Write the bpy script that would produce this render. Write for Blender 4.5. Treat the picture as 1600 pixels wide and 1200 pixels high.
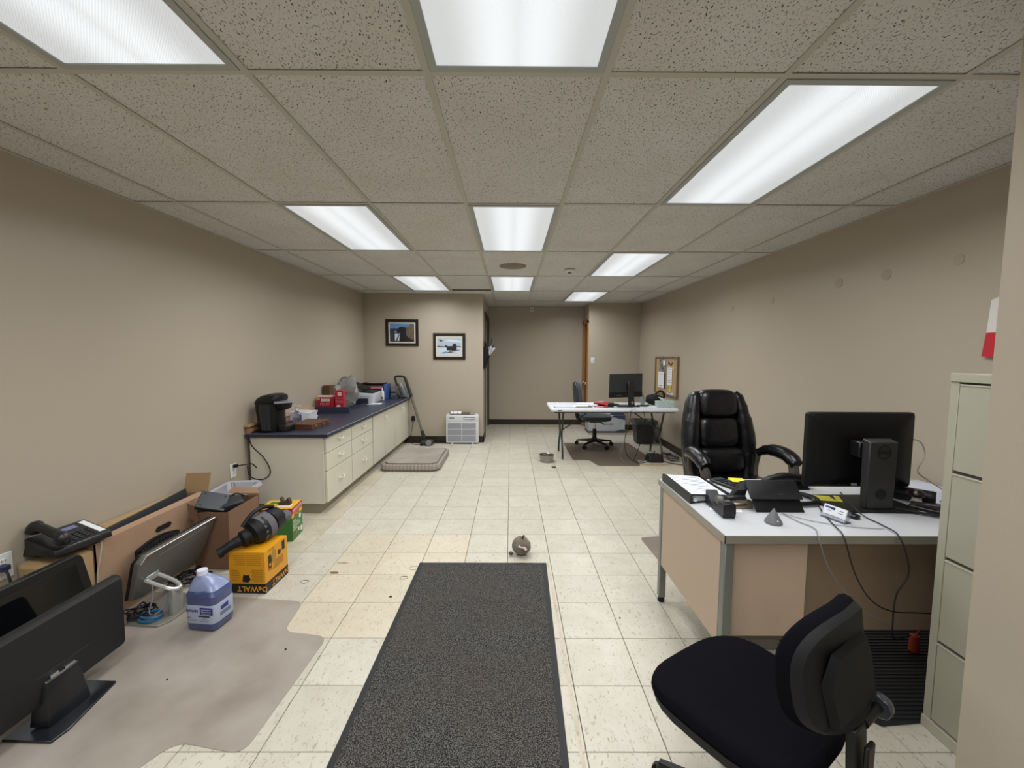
import bpy, bmesh, math, random
from mathutils import Vector, Matrix, Euler
random.seed(7)
for _o in list(bpy.data.objects): bpy.data.objects.remove(_o)
SC = bpy.context.scene
COL = SC.collection
PI = math.pi
EYE = 1.487            # camera height
CEIL = 2.4285
XL, XR = -2.40, 2.47   # side walls
YB, YA, YR = 6.70, 8.42, 7.83  # wall behind the counter, back wall of the passage, right back wall
XB, XA = -0.452, 1.487
YF = -2.6              # wall behind the camera

# ---------------------------------------------------------------- camera
cd = bpy.data.cameras.new('camera'); cam = bpy.data.objects.new('camera', cd); COL.objects.link(cam)
F_, PT, RL, YW = 638.5732, -0.0763335, 0.00419945, 0.00360296
cd.sensor_fit = 'HORIZONTAL'; cd.sensor_width = 36.0; cd.lens = 36.0 * F_ / 1600.0
cd.clip_start = 0.05; cd.clip_end = 60
_f = Vector((math.sin(YW)*math.cos(PT), math.cos(YW)*math.cos(PT), math.sin(PT)))
_r = Vector((math.cos(YW), -math.sin(YW), 0)); _u = _r.cross(_f)
_c, _s = math.cos(RL), math.sin(RL)
rt = _c*_r + _s*_u; up = -_s*_r + _c*_u
cam.matrix_world = Matrix(((rt.x, up.x, -_f.x, 0), (rt.y, up.y, -_f.y, 0), (rt.z, up.z, -_f.z, EYE), (0, 0, 0, 1)))
SC.camera = cam
# ---------------------------------------------------------------- world, exposure
w = bpy.data.worlds.new('world'); SC.world = w; w.use_nodes = True
w.node_tree.nodes['Background'].inputs[0].default_value = (0.6, 0.7, 0.85, 1)
w.node_tree.nodes['Background'].inputs[1].default_value = 0.05
SC.view_settings.view_transform = 'Standard'; SC.view_settings.look = 'None'
SC.view_settings.gamma = 1.0; SC.view_settings.use_curve_mapping = False
SC.view_settings.exposure = 0.08
LAMP_W = 16.0          # watts of each troffer
PANEL = 0.80           # brightness of the lens panels
# troffers: (grid column, grid row)
LIGHTS = [(0, -1), (-2, -1), (2, 0), (-2, 1), (0, 1), (2, 2), (-2, 3), (0, 3), (2, 4), (2, -2), (-2, -3), (0, -3)]
GX0, GY0, GW, GD = -0.2876, 1.4617, 0.6096, 1.2192
for (c, r) in LIGHTS:
    ld = bpy.data.lights.new('troffer_lamp', 'AREA'); ld.shape = 'RECTANGLE'; ld.size = 0.53; ld.size_y = 1.14
    ld.energy = LAMP_W; ld.spread = math.radians(163); ld.color = (0.97, 0.985, 1.0)
    lo = bpy.data.objects.new('troffer_lamp', ld); COL.objects.link(lo)
    lo.location = (GX0 + (c+.5)*GW, GY0 + (r+.5)*GD, CEIL - 0.012)

# ---------------------------------------------------------------- helpers
def lin(c):
    if isinstance(c, str):
        c = [int(c[i:i+2], 16)/255 for i in (0, 2, 4)]
    return tuple((x/12.92 if x <= .04045 else ((x+.055)/1.055)**2.4) for x in c) + (1,)
MC = {}
def mat(name, col, rough=.5, metal=0, spec=.5, bump=None, vary=None, alpha=1, trans=0, emit=None, coat=0, sheen=0):
    """bump=(scale, strength), vary=(scale, amount, colour2)"""
    if name in MC: return MC[name]
    m = bpy.data.materials.new(name); m.use_nodes = True; nt = m.node_tree; N = nt.nodes; L = nt.links
    b = N['Principled BSDF']
    b.inputs['Base Color'].default_value = lin(col); b.inputs['Roughness'].default_value = rough
    b.inputs['Metallic'].default_value = metal; b.inputs['Specular IOR Level'].default_value = spec
    b.inputs['Coat Weight'].default_value = coat; b.inputs['Sheen Weight'].default_value = sheen
    if alpha < 1: b.inputs['Alpha'].default_value = alpha
    if trans: b.inputs['Transmission Weight'].default_value = trans
    if emit: b.inputs['Emission Color'].default_value = lin(col); b.inputs['Emission Strength'].default_value = emit
    tc = N.new('ShaderNodeTexCoord')
    if vary:
        n = N.new('ShaderNodeTexNoise'); n.inputs['Scale'].default_value = vary[0]; n.inputs['Detail'].default_value = 5
        L.new(tc.outputs['Object'], n.inputs['Vector'])
        r = N.new('ShaderNodeValToRGB'); r.color_ramp.elements[0].position = .35; r.color_ramp.elements[1].position = .68
        L.new(n.outputs['Fac'], r.inputs['Fac'])
        mx = N.new('ShaderNodeMix'); mx.data_type = 'RGBA'
        ma = N.new('ShaderNodeMath'); ma.operation = 'MULTIPLY'; ma.inputs[1].default_value = vary[1]
        L.new(r.outputs['Color'], ma.inputs[0]); L.new(ma.outputs[0], mx.inputs['Factor'])
        mx.inputs['A'].default_value = lin(col); mx.inputs['B'].default_value = lin(vary[2])
        L.new(mx.outputs['Result'], b.inputs['Base Color'])
    if bump:
        n = N.new('ShaderNodeTexNoise'); n.inputs['Scale'].default_value = bump[0]; n.inputs['Detail'].default_value = 4
        L.new(tc.outputs['Object'], n.inputs['Vector'])
        bp = N.new('ShaderNodeBump'); bp.inputs['Strength'].default_value = bump[1]; bp.inputs['Distance'].default_value = .01
        L.new(n.outputs['Fac'], bp.inputs['Height']); L.new(bp.outputs['Normal'], b.inputs['Normal'])
    MC[name] = m; return m

_fc = {}
class MB:
    """mesh builder: collects shapes, builds ONE mesh object"""
    def __init__(s): s.v = []; s.f = []; s.mi = []; s.mats = []; s.cur = 0; s.T = Matrix()
    def m(s, material):
        if material not in s.mats: s.mats.append(material)
        s.cur = s.mats.index(material); return s
    def t(s, loc=(0, 0, 0), rot=(0, 0, 0)):
        s.T = Matrix.Translation(loc) @ Euler(rot).to_matrix().to_4x4(); return s
    def add(s, vs, fs):
        o = len(s.v); s.v += [tuple(s.T @ Vector(p)) for p in vs]
        for f in fs: s.f.append([i+o for i in f]); s.mi.append(s.cur)
        return s
    def box(s, x0, y0, z0, x1, y1, z1):
        v = [(x, y, z) for z in (z0, z1) for y in (y0, y1) for x in (x0, x1)]
        return s.add(v, [(0, 2, 3, 1), (4, 5, 7, 6), (0, 1, 5, 4), (2, 6, 7, 3), (0, 4, 6, 2), (1, 3, 7, 5)])
    def hexa(s, v):  # 8 corners in box order
        return s.add(v, [(0, 2, 3, 1), (4, 5, 7, 6), (0, 1, 5, 4), (2, 6, 7, 3), (0, 4, 6, 2), (1, 3, 7, 5)])
    def rbox(s, x0, y0, z0, x1, y1, z1, r=.01, n=2, axis='z'):
        """box with rounded edges along one axis plus small top/bottom chamfer"""
        a = {'z': (0, 1, 2), 'x': (1, 2, 0), 'y': (2, 0, 1)}[axis]
        lo = (x0, y0, z0); hi = (x1, y1, z1)
        u0, u1, v0, v1, w0, w1 = lo[a[0]], hi[a[0]], lo[a[1]], hi[a[1]], lo[a[2]], hi[a[2]]
        ch = min(r*.5, (w1-w0)*.3)
        rings = []
        for (ww, ins) in ((w0, ch), (w0+ch, 0), (w1-ch, 0), (w1, ch)):
            ring = []
            for (cu, cv, a0) in ((u1-r, v1-r, 0), (u0+r, v1-r, PI/2), (u0+r, v0+r, PI), (u1-r, v0+r, 1.5*PI)):
                for k in range(n+1):
                    an = a0 + k*PI/2/n; rr = r-ins if r > ins else 0
                    p = [0, 0, 0]; p[a[0]] = cu+rr*math.cos(an); p[a[1]] = cv+rr*math.sin(an); p[a[2]] = ww; ring.append(tuple(p))
            rings.append(ring)
        return s.loft(rings, True)
    def loft(s, rings, caps=True, closed=True):
        n = len(rings[0]); v = [p for r in rings for p in r]; f = []
        for i in range(len(rings)-1):
            for j in range(n if closed else n-1):
                k = (j+1) % n; f.append((i*n+j, i*n+k, (i+1)*n+k, (i+1)*n+j))
        if caps: f.append(tuple(range(n-1, -1, -1))); f.append(tuple((len(rings)-1)*n+j for j in range(n)))
        return s.add(v, f)
    def cyl(s, p0, p1, r0, r1=None, n=14, caps=True):
        r1 = r0 if r1 is None else r1
        p0 = Vector(p0); p1 = Vector(p1); d = (p1-p0).normalized()
        a = d.orthogonal().normalized(); b = d.cross(a)
        R = lambda p, r: [tuple(p + (a*math.cos(t*2*PI/n) + b*math.sin(t*2*PI/n))*r) for t in range(n)]
        return s.loft([R(p0, r0), R(p1, r1)], caps)
    def lathe(s, prof, n=20, c=(0, 0, 0), caps=True):
        return s.loft([[(c[0]+r*math.cos(t*2*PI/n), c[1]+r*math.sin(t*2*PI/n), c[2]+z) for t in range(n)] for (r, z) in prof], caps)
    def tube(s, pts, r, n=6, smooth=4, flat=1.0):
        P = [Vector(p) for p in pts]
        if smooth and len(P) > 2:
            Q = []
            for i in range(len(P)-1):
                p0 = P[max(i-1, 0)]; p1 = P[i]; p2 = P[i+1]; p3 = P[min(i+2, len(P)-1)]
                for k in range(smooth):
                    t = k/smooth
                    Q.append(.5*((2*p1)+(p2-p0)*t+(2*p0-5*p1+4*p2-p3)*t*t+(3*p1-p0-3*p2+p3)*t**3))
            P = Q+[P[-1]]
        a = None; rings = []
        for i, p in enumerate(P):
            d = (P[min(i+1, len(P)-1)]-P[max(i-1, 0)])
            if d.length < 1e-9: d = Vector((0, 0, 1))
            d.normalize()
            if a is None: a = d.orthogonal().normalized()
            a = (a-d*a.dot(d)); a = a.normalized() if a.length > 1e-6 else d.orthogonal().normalized()
            b = d.cross(a); rr = r[min(i*len(r)//len(P), len(r)-1)] if isinstance(r, (list, tuple)) else r
            rings.append([tuple(p+(a*math.cos(t*2*PI/n)+b*flat*math.sin(t*2*PI/n))*rr) for t in range(n)])
        return s.loft(rings)
    def prism(s, pts, d, o=(0, 0, 0), ux=(1, 0, 0), uy=(0, 1, 0)):
        """2-D outline in plane (ux,uy) at o, extruded by d along ux x uy"""
        o = Vector(o); ux = Vector(ux); uy = Vector(uy); n = ux.cross(uy).normalized()*d
        A = [tuple(o+ux*p[0]+uy*p[1]) for p in pts]; B = [tuple(Vector(p)+n) for p in A]; k = len(pts)
        return s.add(A+B, [tuple(range(k-1, -1, -1)), tuple(range(k, 2*k))]+[(i, (i+1) % k, k+(i+1) % k, k+i) for i in range(k)])
    def sph(s, c, r, n=12, m=8):
        r = (r, r, r) if not isinstance(r, (tuple, list)) else r
        return s.loft([[(c[0]+r[0]*math.sin(j*PI/m)*math.cos(t*2*PI/n), c[1]+r[1]*math.sin(j*PI/m)*math.sin(t*2*PI/n), c[2]-r[2]*math.cos(j*PI/m)) for t in range(n)] for j in [.08]+list(range(1, m))+[m-.08]])
    def text(s, body, size, o, ux, uy, depth=.0006, align='CENTER', bold=.0):
        k = (body, bold)
        if k not in _fc:
            c = bpy.data.curves.new('t', 'FONT'); c.body = body; c.size = 1; c.extrude = 0; c.align_x = 'CENTER'; c.align_y = 'CENTER'; c.offset = bold; c.resolution_u = 2
            ob = bpy.data.objects.new('t', c); COL.objects.link(ob); bpy.context.view_layer.update()
            me = ob.evaluated_get(bpy.context.evaluated_depsgraph_get()).to_mesh()
            _fc[k] = ([tuple(v.co) for v in me.vertices], [tuple(p.vertices) for p in me.polygons])
            ob.to_mesh_clear(); bpy.data.objects.remove(ob); bpy.data.curves.remove(c)
        V, Fs = _fc[k]; o = Vector(o); ux = Vector(ux).normalized(); uy = Vector(uy).normalized(); n = ux.cross(uy)
        dx = 0 if align == 'CENTER' else -min(v[0] for v in V)*size
        return s.add([tuple(o+ux*(v[0]*size+dx)+uy*v[1]*size+n*depth) for v in V], Fs)
    def build(s, name, parent=None, material=None, world=False, kind=None, label=None, bevel=0, seg=1, sub=0, angle=38, origin=None):
        if material is not None and not s.mats: s.m(material)
        M = None
        if world and parent is not None: M = WM[parent.name].inverted()
        if origin is not None: M = Matrix.Translation(-Vector(origin))
        me = bpy.data.meshes.new(name)
        vs = s.v if M is None else [tuple(M @ Vector(p)) for p in s.v]
        me.from_pydata(vs, [], s.f)
        for mm in s.mats: me.materials.append(mm)
        for p, i in zip(me.polygons, s.mi): p.material_index = i
        bm = bmesh.new(); bm.from_mesh(me)
        bmesh.ops.recalc_face_normals(bm, faces=bm.faces)
        if bevel:
            ee = [e for e in bm.edges if len(e.link_faces) == 2 and e.calc_face_angle(0) > .5]
            bmesh.ops.bevel(bm, geom=ee, offset=bevel, segments=seg, affect='EDGES', profile=.5, clamp_overlap=True)
        for e in bm.edges: e.smooth = not (len(e.link_faces) == 2 and e.calc_face_angle(0) > math.radians(angle))
        for f in bm.faces: f.smooth = True
        bm.to_mesh(me); bm.free()
        ob = bpy.data.objects.new(name, me); COL.objects.link(ob)
        if sub:
            md = ob.modifiers.new('sub', 'SUBSURF'); md.levels = sub; md.render_levels = sub
        if parent is not None: ob.parent = parent; WM[ob.name] = WM[parent.name]
        else:
            WM[ob.name] = Matrix.Translation(origin) if origin is not None else Matrix()
            if origin is not None: ob.location = origin
        if kind: ob['kind'] = kind
        if label: ob['label'] = label
        return ob
WM = {}
def thing(name, label, cat, loc=(0, 0, 0), rz=0, group=None):
    o = bpy.data.objects.new(name, None); COL.objects.link(o); o.empty_display_size = .05
    o.location = loc; o.rotation_euler = (0, 0, rz); o['label'] = label; o['category'] = cat
    if group: o['group'] = group
    WM[o.name] = Matrix.Translation(loc) @ Matrix.Rotation(rz, 4, 'Z'); return o
def solo(mb, name, label, cat, material=None, group=None, kind=None, **k):
    xs = [p[0] for p in mb.v]; ys = [p[1] for p in mb.v]; zs = [p[2] for p in mb.v]
    o = mb.build(name, None, material, origin=((min(xs)+max(xs))/2, (min(ys)+max(ys))/2, min(zs)), **k)
    o['label'] = label; o['category'] = cat
    if group: o['group'] = group
    if kind: o['kind'] = kind
    return o
def B(*a): return MB().box(*a)
def Q(v): return Vector(v)

# ---------------------------------------------------------------- materials
WALL = mat('wall_paint', 'b0a594', .36, spec=.5, bump=(220, .05), vary=(1.3, .25, 'aca292'))
BASE = mat('vinyl_base', '2b1f19', .45)
TBAR = mat('grid_metal', 'bdb9ae', .45)
WHITE = mat('white_plastic', 'dcdcd8', .4)
BLACK = mat('black_plastic', '0e0e10', .45, spec=.35)
SATIN = mat('satin_black', '141517', .38, spec=.4)
GREYD = mat('dark_grey_plastic', '2e3034', .45, spec=.4)
CHROME = mat('bright_metal', 'c4c4c4', .25, metal=1)
PAPER = mat('paper', 'e6e8ec', .8)
INK = mat('ink', '20242c', .7)
CORD = mat('black_cord', '101010', .5)
CARD = mat('cardboard', 'ab8b70', .85, vary=(5, .35, '9c7c62'), bump=(60, .05))
CARDD = mat('cardboard_dark', '7e5f4a', .85, vary=(6, .3, '6f523f'))
CARDL = mat('cardboard_light', 'b0946c', .85, vary=(4, .3, 'a58862'))

def node_mat(name):
    m = bpy.data.materials.new(name); m.use_nodes = True; return m, m.node_tree.nodes, m.node_tree.links
def ramp(N, p0, c0, p1, c1):
    r = N.new('ShaderNodeValToRGB'); e = r.color_ramp.elements
    e[0].position = p0; e[0].color = lin(c0); e[1].position = p1; e[1].color = lin(c1); return r
def mixn(N, L, f, a, b):
    x = N.new('ShaderNodeMix'); x.data_type = 'RGBA'
    for s_, v in (('Factor', f), ('A', a), ('B', b)):
        if hasattr(v, 'is_linked') or hasattr(v, 'links'): L.new(v, x.inputs[s_])
        elif s_ == 'Factor': x.inputs[s_].default_value = v
        else: x.inputs[s_].default_value = lin(v)
    return x.outputs['Result']

def vct(name, base, dark, fleck='8d8474'):
    """vinyl composition tile: cream with short streaky flecks, scuffs, worn gloss"""
    m, N, L = node_mat(name); b = N['Principled BSDF']
    tc = N.new('ShaderNodeTexCoord'); oi = N.new('ShaderNodeObjectInfo')
    ad = N.new('ShaderNodeVectorMath'); ad.operation = 'ADD'
    ml = N.new('ShaderNodeVectorMath'); ml.operation = 'SCALE'; cx = N.new('ShaderNodeCombineXYZ')
    for i in range(3): L.new(oi.outputs['Random'], cx.inputs[i])
    L.new(cx.outputs[0], ml.inputs[0]); ml.inputs['Scale'].default_value = 37.0
    L.new(tc.outputs['Object'], ad.inputs[0]); L.new(ml.outputs[0], ad.inputs[1])
    mp = N.new('ShaderNodeMapping'); mp.inputs['Scale'].default_value = (1, .42, 1); mp.inputs['Rotation'].default_value = (0, 0, .35)
    L.new(ad.outputs[0], mp.inputs['Vector'])
    n1 = N.new('ShaderNodeTexNoise'); n1.inputs['Scale'].default_value = 95; n1.inputs['Detail'].default_value = 3; n1.inputs['Distortion'].default_value = 1.2
    L.new(mp.outputs[0], n1.inputs['Vector'])
    r1 = ramp(N, .585, '000000', .70, 'ffffff'); L.new(n1.outputs['Fac'], r1.inputs['Fac'])
    n2 = N.new('ShaderNodeTexNoise'); n2.inputs['Scale'].default_value = 9; n2.inputs['Detail'].default_value = 4
    L.new(ad.outputs[0], n2.inputs['Vector']); r2 = ramp(N, .35, base, .75, dark); L.new(n2.outputs['Fac'], r2.inputs['Fac'])
    f1 = N.new('ShaderNodeMath'); f1.operation = 'MULTIPLY'; f1.inputs[1].default_value = .75; L.new(r1.outputs['Color'], f1.inputs[0])
    c1 = mixn(N, L, f1.outputs[0], r2.outputs['Color'], fleck)
    # per-tile tone
    hs = N.new('ShaderNodeHueSaturation'); mr = N.new('ShaderNodeMapRange'); mr.inputs['To Min'].default_value = .95; mr.inputs['To Max'].default_value = 1.03
    L.new(oi.outputs['Random'], mr.inputs['Value']); L.new(mr.outputs[0], hs.inputs['Value']); L.new(c1, hs.inputs['Color'])
    L.new(hs.outputs[0], b.inputs['Base Color'])
    n3 = N.new('ShaderNodeTexNoise'); n3.inputs['Scale'].default_value = 4; L.new(ad.outputs[0], n3.inputs['Vector'])
    m3 = N.new('ShaderNodeMapRange'); m3.inputs['To Min'].default_value = .22; m3.inputs['To Max'].default_value = .5; L.new(n3.outputs['Fac'], m3.inputs['Value'])
    L.new(m3.outputs[0], b.inputs['Roughness']); b.inputs['Specular IOR Level'].default_value = .4
    return m
TILE = vct('vinyl_tile', 'c8c3b5', 'beb8a7'); TILEY = vct('yellowed_tile', 'cdc4b0', 'c7bca4'); TILED = vct('dirty_tile', 'c9c0ac', 'b9b09b')
STRIP = vct('residue_strip', 'c9beaa', 'b3a78f')

def ceiling_mat():
    m, N, L = node_mat('acoustic_tile'); b = N['Principled BSDF']; b.inputs['Roughness'].default_value = .95
    b.inputs['Specular IOR Level'].default_value = .15
    tc = N.new('ShaderNodeTexCoord'); oi = N.new('ShaderNodeObjectInfo'); ad = N.new('ShaderNodeVectorMath'); ad.operation = 'ADD'
    cx = N.new('ShaderNodeCombineXYZ'); mu = N.new('ShaderNodeMath'); mu.operation = 'MULTIPLY'; mu.inputs[1].default_value = 19
    L.new(oi.outputs['Random'], mu.inputs[0])
    for i in range(2): L.new(mu.outputs[0], cx.inputs[i])
    L.new(tc.outputs['Object'], ad.inputs[0]); L.new(cx.outputs[0], ad.inputs[1])
    mp = N.new('ShaderNodeMapping'); mp.inputs['Scale'].default_value = (1, .55, 1); mp.inputs['Rotation'].default_value = (0, 0, .5); L.new(ad.outputs[0], mp.inputs[0])
    n = N.new('ShaderNodeTexNoise'); n.inputs['Scale'].default_value = 190; n.inputs['Detail'].default_value = 1.5; n.inputs['Distortion'].default_value = .6; L.new(mp.outputs[0], n.inputs['Vector'])
    r = ramp(N, .62, '000000', .665, 'ffffff'); L.new(n.outputs['Fac'], r.inputs['Fac'])
    v = N.new('ShaderNodeTexVoronoi'); v.inputs['Scale'].default_value = 210; L.new(ad.outputs[0], v.inputs['Vector'])
    rv = ramp(N, .10, 'ffffff', .17, '000000'); L.new(v.outputs['Distance'], rv.inputs['Fac'])
    mx = N.new('ShaderNodeMath'); mx.operation = 'MAXIMUM'; L.new(r.outputs['Color'], mx.inputs[0])
    mv = N.new('ShaderNodeMath'); mv.operation = 'MULTIPLY'; mv.inputs[1].default_value = .55; L.new(rv.outputs['Color'], mv.inputs[0]); L.new(mv.outputs[0], mx.inputs[1])
    n2 = N.new('ShaderNodeTexNoise'); n2.inputs['Scale'].default_value = 3; L.new(ad.outputs[0], n2.inputs['Vector'])
    r2 = ramp(N, .3, 'd9d7d4', .7, 'd2cfca'); L.new(n2.outputs['Fac'], r2.inputs['Fac'])
    L.new(mixn(N, L, mx.outputs[0], r2.outputs['Color'], '4a4239'), b.inputs['Base Color'])
    bp = N.new('ShaderNodeBump'); bp.inputs['Strength'].default_value = .5; bp.inputs['Distance'].default_value = .004; bp.invert = True
    L.new(mx.outputs[0], bp.inputs['Height']); L.new(bp.outputs['Normal'], b.inputs['Normal'])
    return m
ACT = ceiling_mat()
def lens_mat():
    """prismatic acrylic lens lit from behind by two tubes"""
    m, N, L = node_mat('lit_lens'); b = N['Principled BSDF']
    b.inputs['Base Color'].default_value = (.5, .5, .5, 1); b.inputs['Roughness'].default_value = .3
    tc = N.new('ShaderNodeTexCoord'); sp = N.new('ShaderNodeSeparateXYZ'); L.new(tc.outputs['Object'], sp.inputs[0])
    # two tubes at x = +-.075 : bright ridges
    ab = N.new('ShaderNodeMath'); ab.operation = 'ABSOLUTE'; L.new(sp.outputs[0], ab.inputs[0])
    su = N.new('ShaderNodeMath'); su.operation = 'SUBTRACT'; su.inputs[1].default_value = .06; L.new(ab.outputs[0], su.inputs[0])
    a2 = N.new('ShaderNodeMath'); a2.operation = 'ABSOLUTE'; L.new(su.outputs[0], a2.inputs[0])
    mr = N.new('ShaderNodeMapRange'); mr.interpolation_type = 'SMOOTHSTEP'; mr.inputs['From Min'].default_value = 0; mr.inputs['From Max'].default_value = .16
    mr.inputs['To Min'].default_value = 1.05; mr.inputs['To Max'].default_value = .66; L.new(a2.outputs[0], mr.inputs['Value'])
    # prism pattern
    wv = N.new('ShaderNodeTexVoronoi'); wv.inputs['Scale'].default_value = 165; wv.inputs['Randomness'].default_value = 0.0
    mp = N.new('ShaderNodeMapping'); mp.inputs['Rotation'].default_value = (0, 0, PI/4); L.new(tc.outputs['Object'], mp.inputs[0]); L.new(mp.outputs[0], wv.inputs['Vector'])
    m2 = N.new('ShaderNodeMapRange'); m2.inputs['From Min'].default_value = 0; m2.inputs['From Max'].default_value = .7; m2.inputs['To Min'].default_value = 1.12; m2.inputs['To Max'].default_value = .72
    L.new(wv.outputs['Distance'], m2.inputs['Value'])
    pr = N.new('ShaderNodeMath'); pr.operation = 'MULTIPLY'; L.new(mr.outputs[0], pr.inputs[0]); L.new(m2.outputs[0], pr.inputs[1])
    p2 = N.new('ShaderNodeMath'); p2.operation = 'MULTIPLY'; p2.inputs[1].default_value = PANEL; L.new(pr.outputs[0], p2.inputs[0])
    b.inputs['Emission Color'].default_value = (.90, .955, 1.0, 1); L.new(p2.outputs[0], b.inputs['Emission Strength'])
    return m
LENS = lens_mat()
def carpet_mat(name, c0, c1, sc=260):
    m, N, L = node_mat(name); b = N['Principled BSDF']; b.inputs['Roughness'].default_value = .98; b.inputs['Specular IOR Level'].default_value = .1
    tc = N.new('ShaderNodeTexCoord')
    n = N.new('ShaderNodeTexNoise'); n.inputs['Scale'].default_value = sc; n.inputs['Detail'].default_value = 2; L.new(tc.outputs['Object'], n.inputs['Vector'])
    r = ramp(N, .46, c0, .60, c1); L.new(n.outputs['Fac'], r.inputs['Fac'])
    n2 = N.new('ShaderNodeTexNoise'); n2.inputs['Scale'].default_value = 2.6; n2.inputs['Detail'].default_value = 6; L.new(tc.outputs['Object'], n2.inputs['Vector'])
    r2 = ramp(N, .42, '000000', .75, 'ffffff'); L.new(n2.outputs['Fac'], r2.inputs['Fac'])
    f = N.new('ShaderNodeMath'); f.operation = 'MULTIPLY'; f.inputs[1].default_value = .35; L.new(r2.outputs['Color'], f.inputs[0])
    L.new(mixn(N, L, f.outputs[0], r.outputs['Color'], '4c4238'), b.inputs['Base Color'])
    bp = N.new('ShaderNodeBump'); bp.inputs['Strength'].default_value = .3; bp.inputs['Distance'].default_value = .002; L.new(n.outputs['Fac'], bp.inputs['Height']); L.new(bp.outputs['Normal'], b.inputs['Normal'])
    return m
RUG = carpet_mat('rug_pile', '201f20', '6a6864', 240)

# ================================================================ ROOM SHELL
def struct(mb, name, material=None, **k):
    return mb.build(name, None, material, kind='structure', **k)
# walls (thick slabs)
T = .12
struct(B(XL-T, YF, 0, XL, YB+T, CEIL), 'wall_left', WALL)
wr = struct(B(XR, YF, 0, XR+T, YR+T, CEIL), 'wall_right', WALL)
struct(B(XL, YB, 0, XB, YB+T, CEIL), 'wall_back_left', WALL)
struct(MB().box(XB-T, YB+T, 0, XB, 7.13, CEIL).box(XB-T, 8.31, 0, XB, YA, CEIL).box(XB-T, 7.13, 2.13, XB, 8.31, CEIL), 'wall_passage_left', WALL)
struct(B(XB-T, YA, 0, XA+T, YA+T, CEIL), 'wall_passage_back', WALL)
struct(MB().box(XA, YR+T, 2.1, XA+T, 8.34, CEIL).box(XA, 8.34, 0, XA+T, YA, CEIL), 'wall_passage_right', WALL)
struct(B(XA, YR, 0, XR, YR+T, CEIL), 'wall_back_right', WALL)
struct(B(XL-T, YF-T, 0, XR+T, YF, CEIL), 'wall_front', WALL)
struct(B(1.29, YF, 0, XR, 1.09, CEIL), 'wall_near_right', WALL)
# patched holes on the right wall
PATCH = mat('filler_patch', 'a99e8c', .6)
for (y, z, r) in ((2.728, 2.01, .037), (3.118, 2.018, .036), (2.292, 2.008, .03), (3.9, 1.986, .03), (4.6, 1.99, .03)):
    MB().cyl((XR-.0025, y, z), (XR+.002, y, z), r, r, 24).build('filler_patch', wr, PATCH)
# baseboards
def base(name, pts):
    mb = MB()
    for (x0, y0, x1, y1) in pts: mb.box(x0, y0, 0, x1, y1, .105)
    struct(mb, name, BASE)
base('baseboard_back_left', [(XL, YB-.012, XB+.012, YB)])
base('baseboard_passage_left', [(XB, YB-.012, XB+.012, 7.06)])
base('baseboard_passage_back', [(XB, YA-.012, XA, YA)])
base('baseboard_back_right', [(XA-.005, YR-.012, XR, YR)])
base('baseboard_right', [(XR-.012, 1.09, XR, YR)])
base('baseboard_left', [(XL, YF, XL+.012, YB)])

# floor: slab + one object for each of the 300 nearest tiles, the rest joined
SLAB = mat('tile_adhesive', '4d4335', .9)
fl = struct(B(XL-T, YF-T, -.06, XR+T, YA+T, -.003), 'floor', SLAB)
FS = .3048; FX, FY = -.0158, 1.417
def tile_mesh(w, d, material, nm):
    g = .0013
    mb = MB().m(material); e = .0012
    mb.hexa([(-w/2+g, -d/2+g, -.003), (w/2-g, -d/2+g, -.003), (-w/2+g, d/2-g, -.003), (w/2-g, d/2-g, -.003),
             (-w/2+g+e, -d/2+g+e, 0), (w/2-g-e, -d/2+g+e, 0), (-w/2+g+e, d/2-g-e, 0), (w/2-g-e, d/2-g-e, 0)])
    o = mb.build(nm); me = o.data; bpy.data.objects.remove(o); return me
tiles = []
i0 = math.floor((XL-FX)/FS); i1 = math.ceil((XR-FX)/FS); j0 = math.floor((-.35-FY)/FS); j1 = math.ceil((YA-FY)/FS)
for j in range(j0, j1):
    for i in range(i0, i1):
        x0 = max(FX+i*FS, XL); x1 = min(FX+(i+1)*FS, XR); y0 = FY+j*FS; y1 = min(FY+(j+1)*FS, YA)
        if x1-x0 < .01 or y1-y0 < .01: continue
        cx_, cy_ = (x0+x1)/2, (y0+y1)/2
        if cy_ > YB and cx_ < XB-.05: continue
        if cy_ > YR+.1 and cx_ > XA+.05: continue
        t = 0
        if i in (-4, -3, -2) and j in (3, 4, 5) and not (i == -2 and j == 3): t = 1
        if (i, j) in ((-4, 2), (-5, 2), (-3, 2)): t = 1
        if cy_ > 8.05 and 0 < cx_ < 1.2: t = 2
        if cy_ > 5.2 and cy_ < 5.5 and cx_ > 1.3: t = 1
        if -1.75 < cx_ < -1.5 and 2.9 < cy_ < 5: t = 2
        tiles.append((cy_*cy_+cx_*cx_*.3, cx_, cy_, x1-x0, y1-y0, t))
vis = [t for t in tiles if t[2] > .95 and abs(t[1]) < t[2]*1.35+.35]
hid = [t for t in tiles if t not in vis]
vis.sort(); near = vis[:300]; far = vis[300:]+hid
TM = (TILE, TILEY, TILED); cache = {}
for (_, x, y, wd, dp, t) in near:
    k = (round(wd, 3), round(dp, 3), t)
    if k not in cache: cache[k] = tile_mesh(wd, dp, TM[t], 'floor_tile')
    o = bpy.data.objects.new('floor_tile', cache[k]); COL.objects.link(o); o.parent = fl; o.location = (x, y, 0)
mb = MB()
for (_, x, y, wd, dp, t) in far:
    mb.m(TM[t]); mb.box(x-wd/2+.0012, y-dp/2+.0012, -.003, x+wd/2-.0012, y+dp/2-.0012, 0)
mb.build('far_floor_tiles', fl, kind='stuff')
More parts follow.
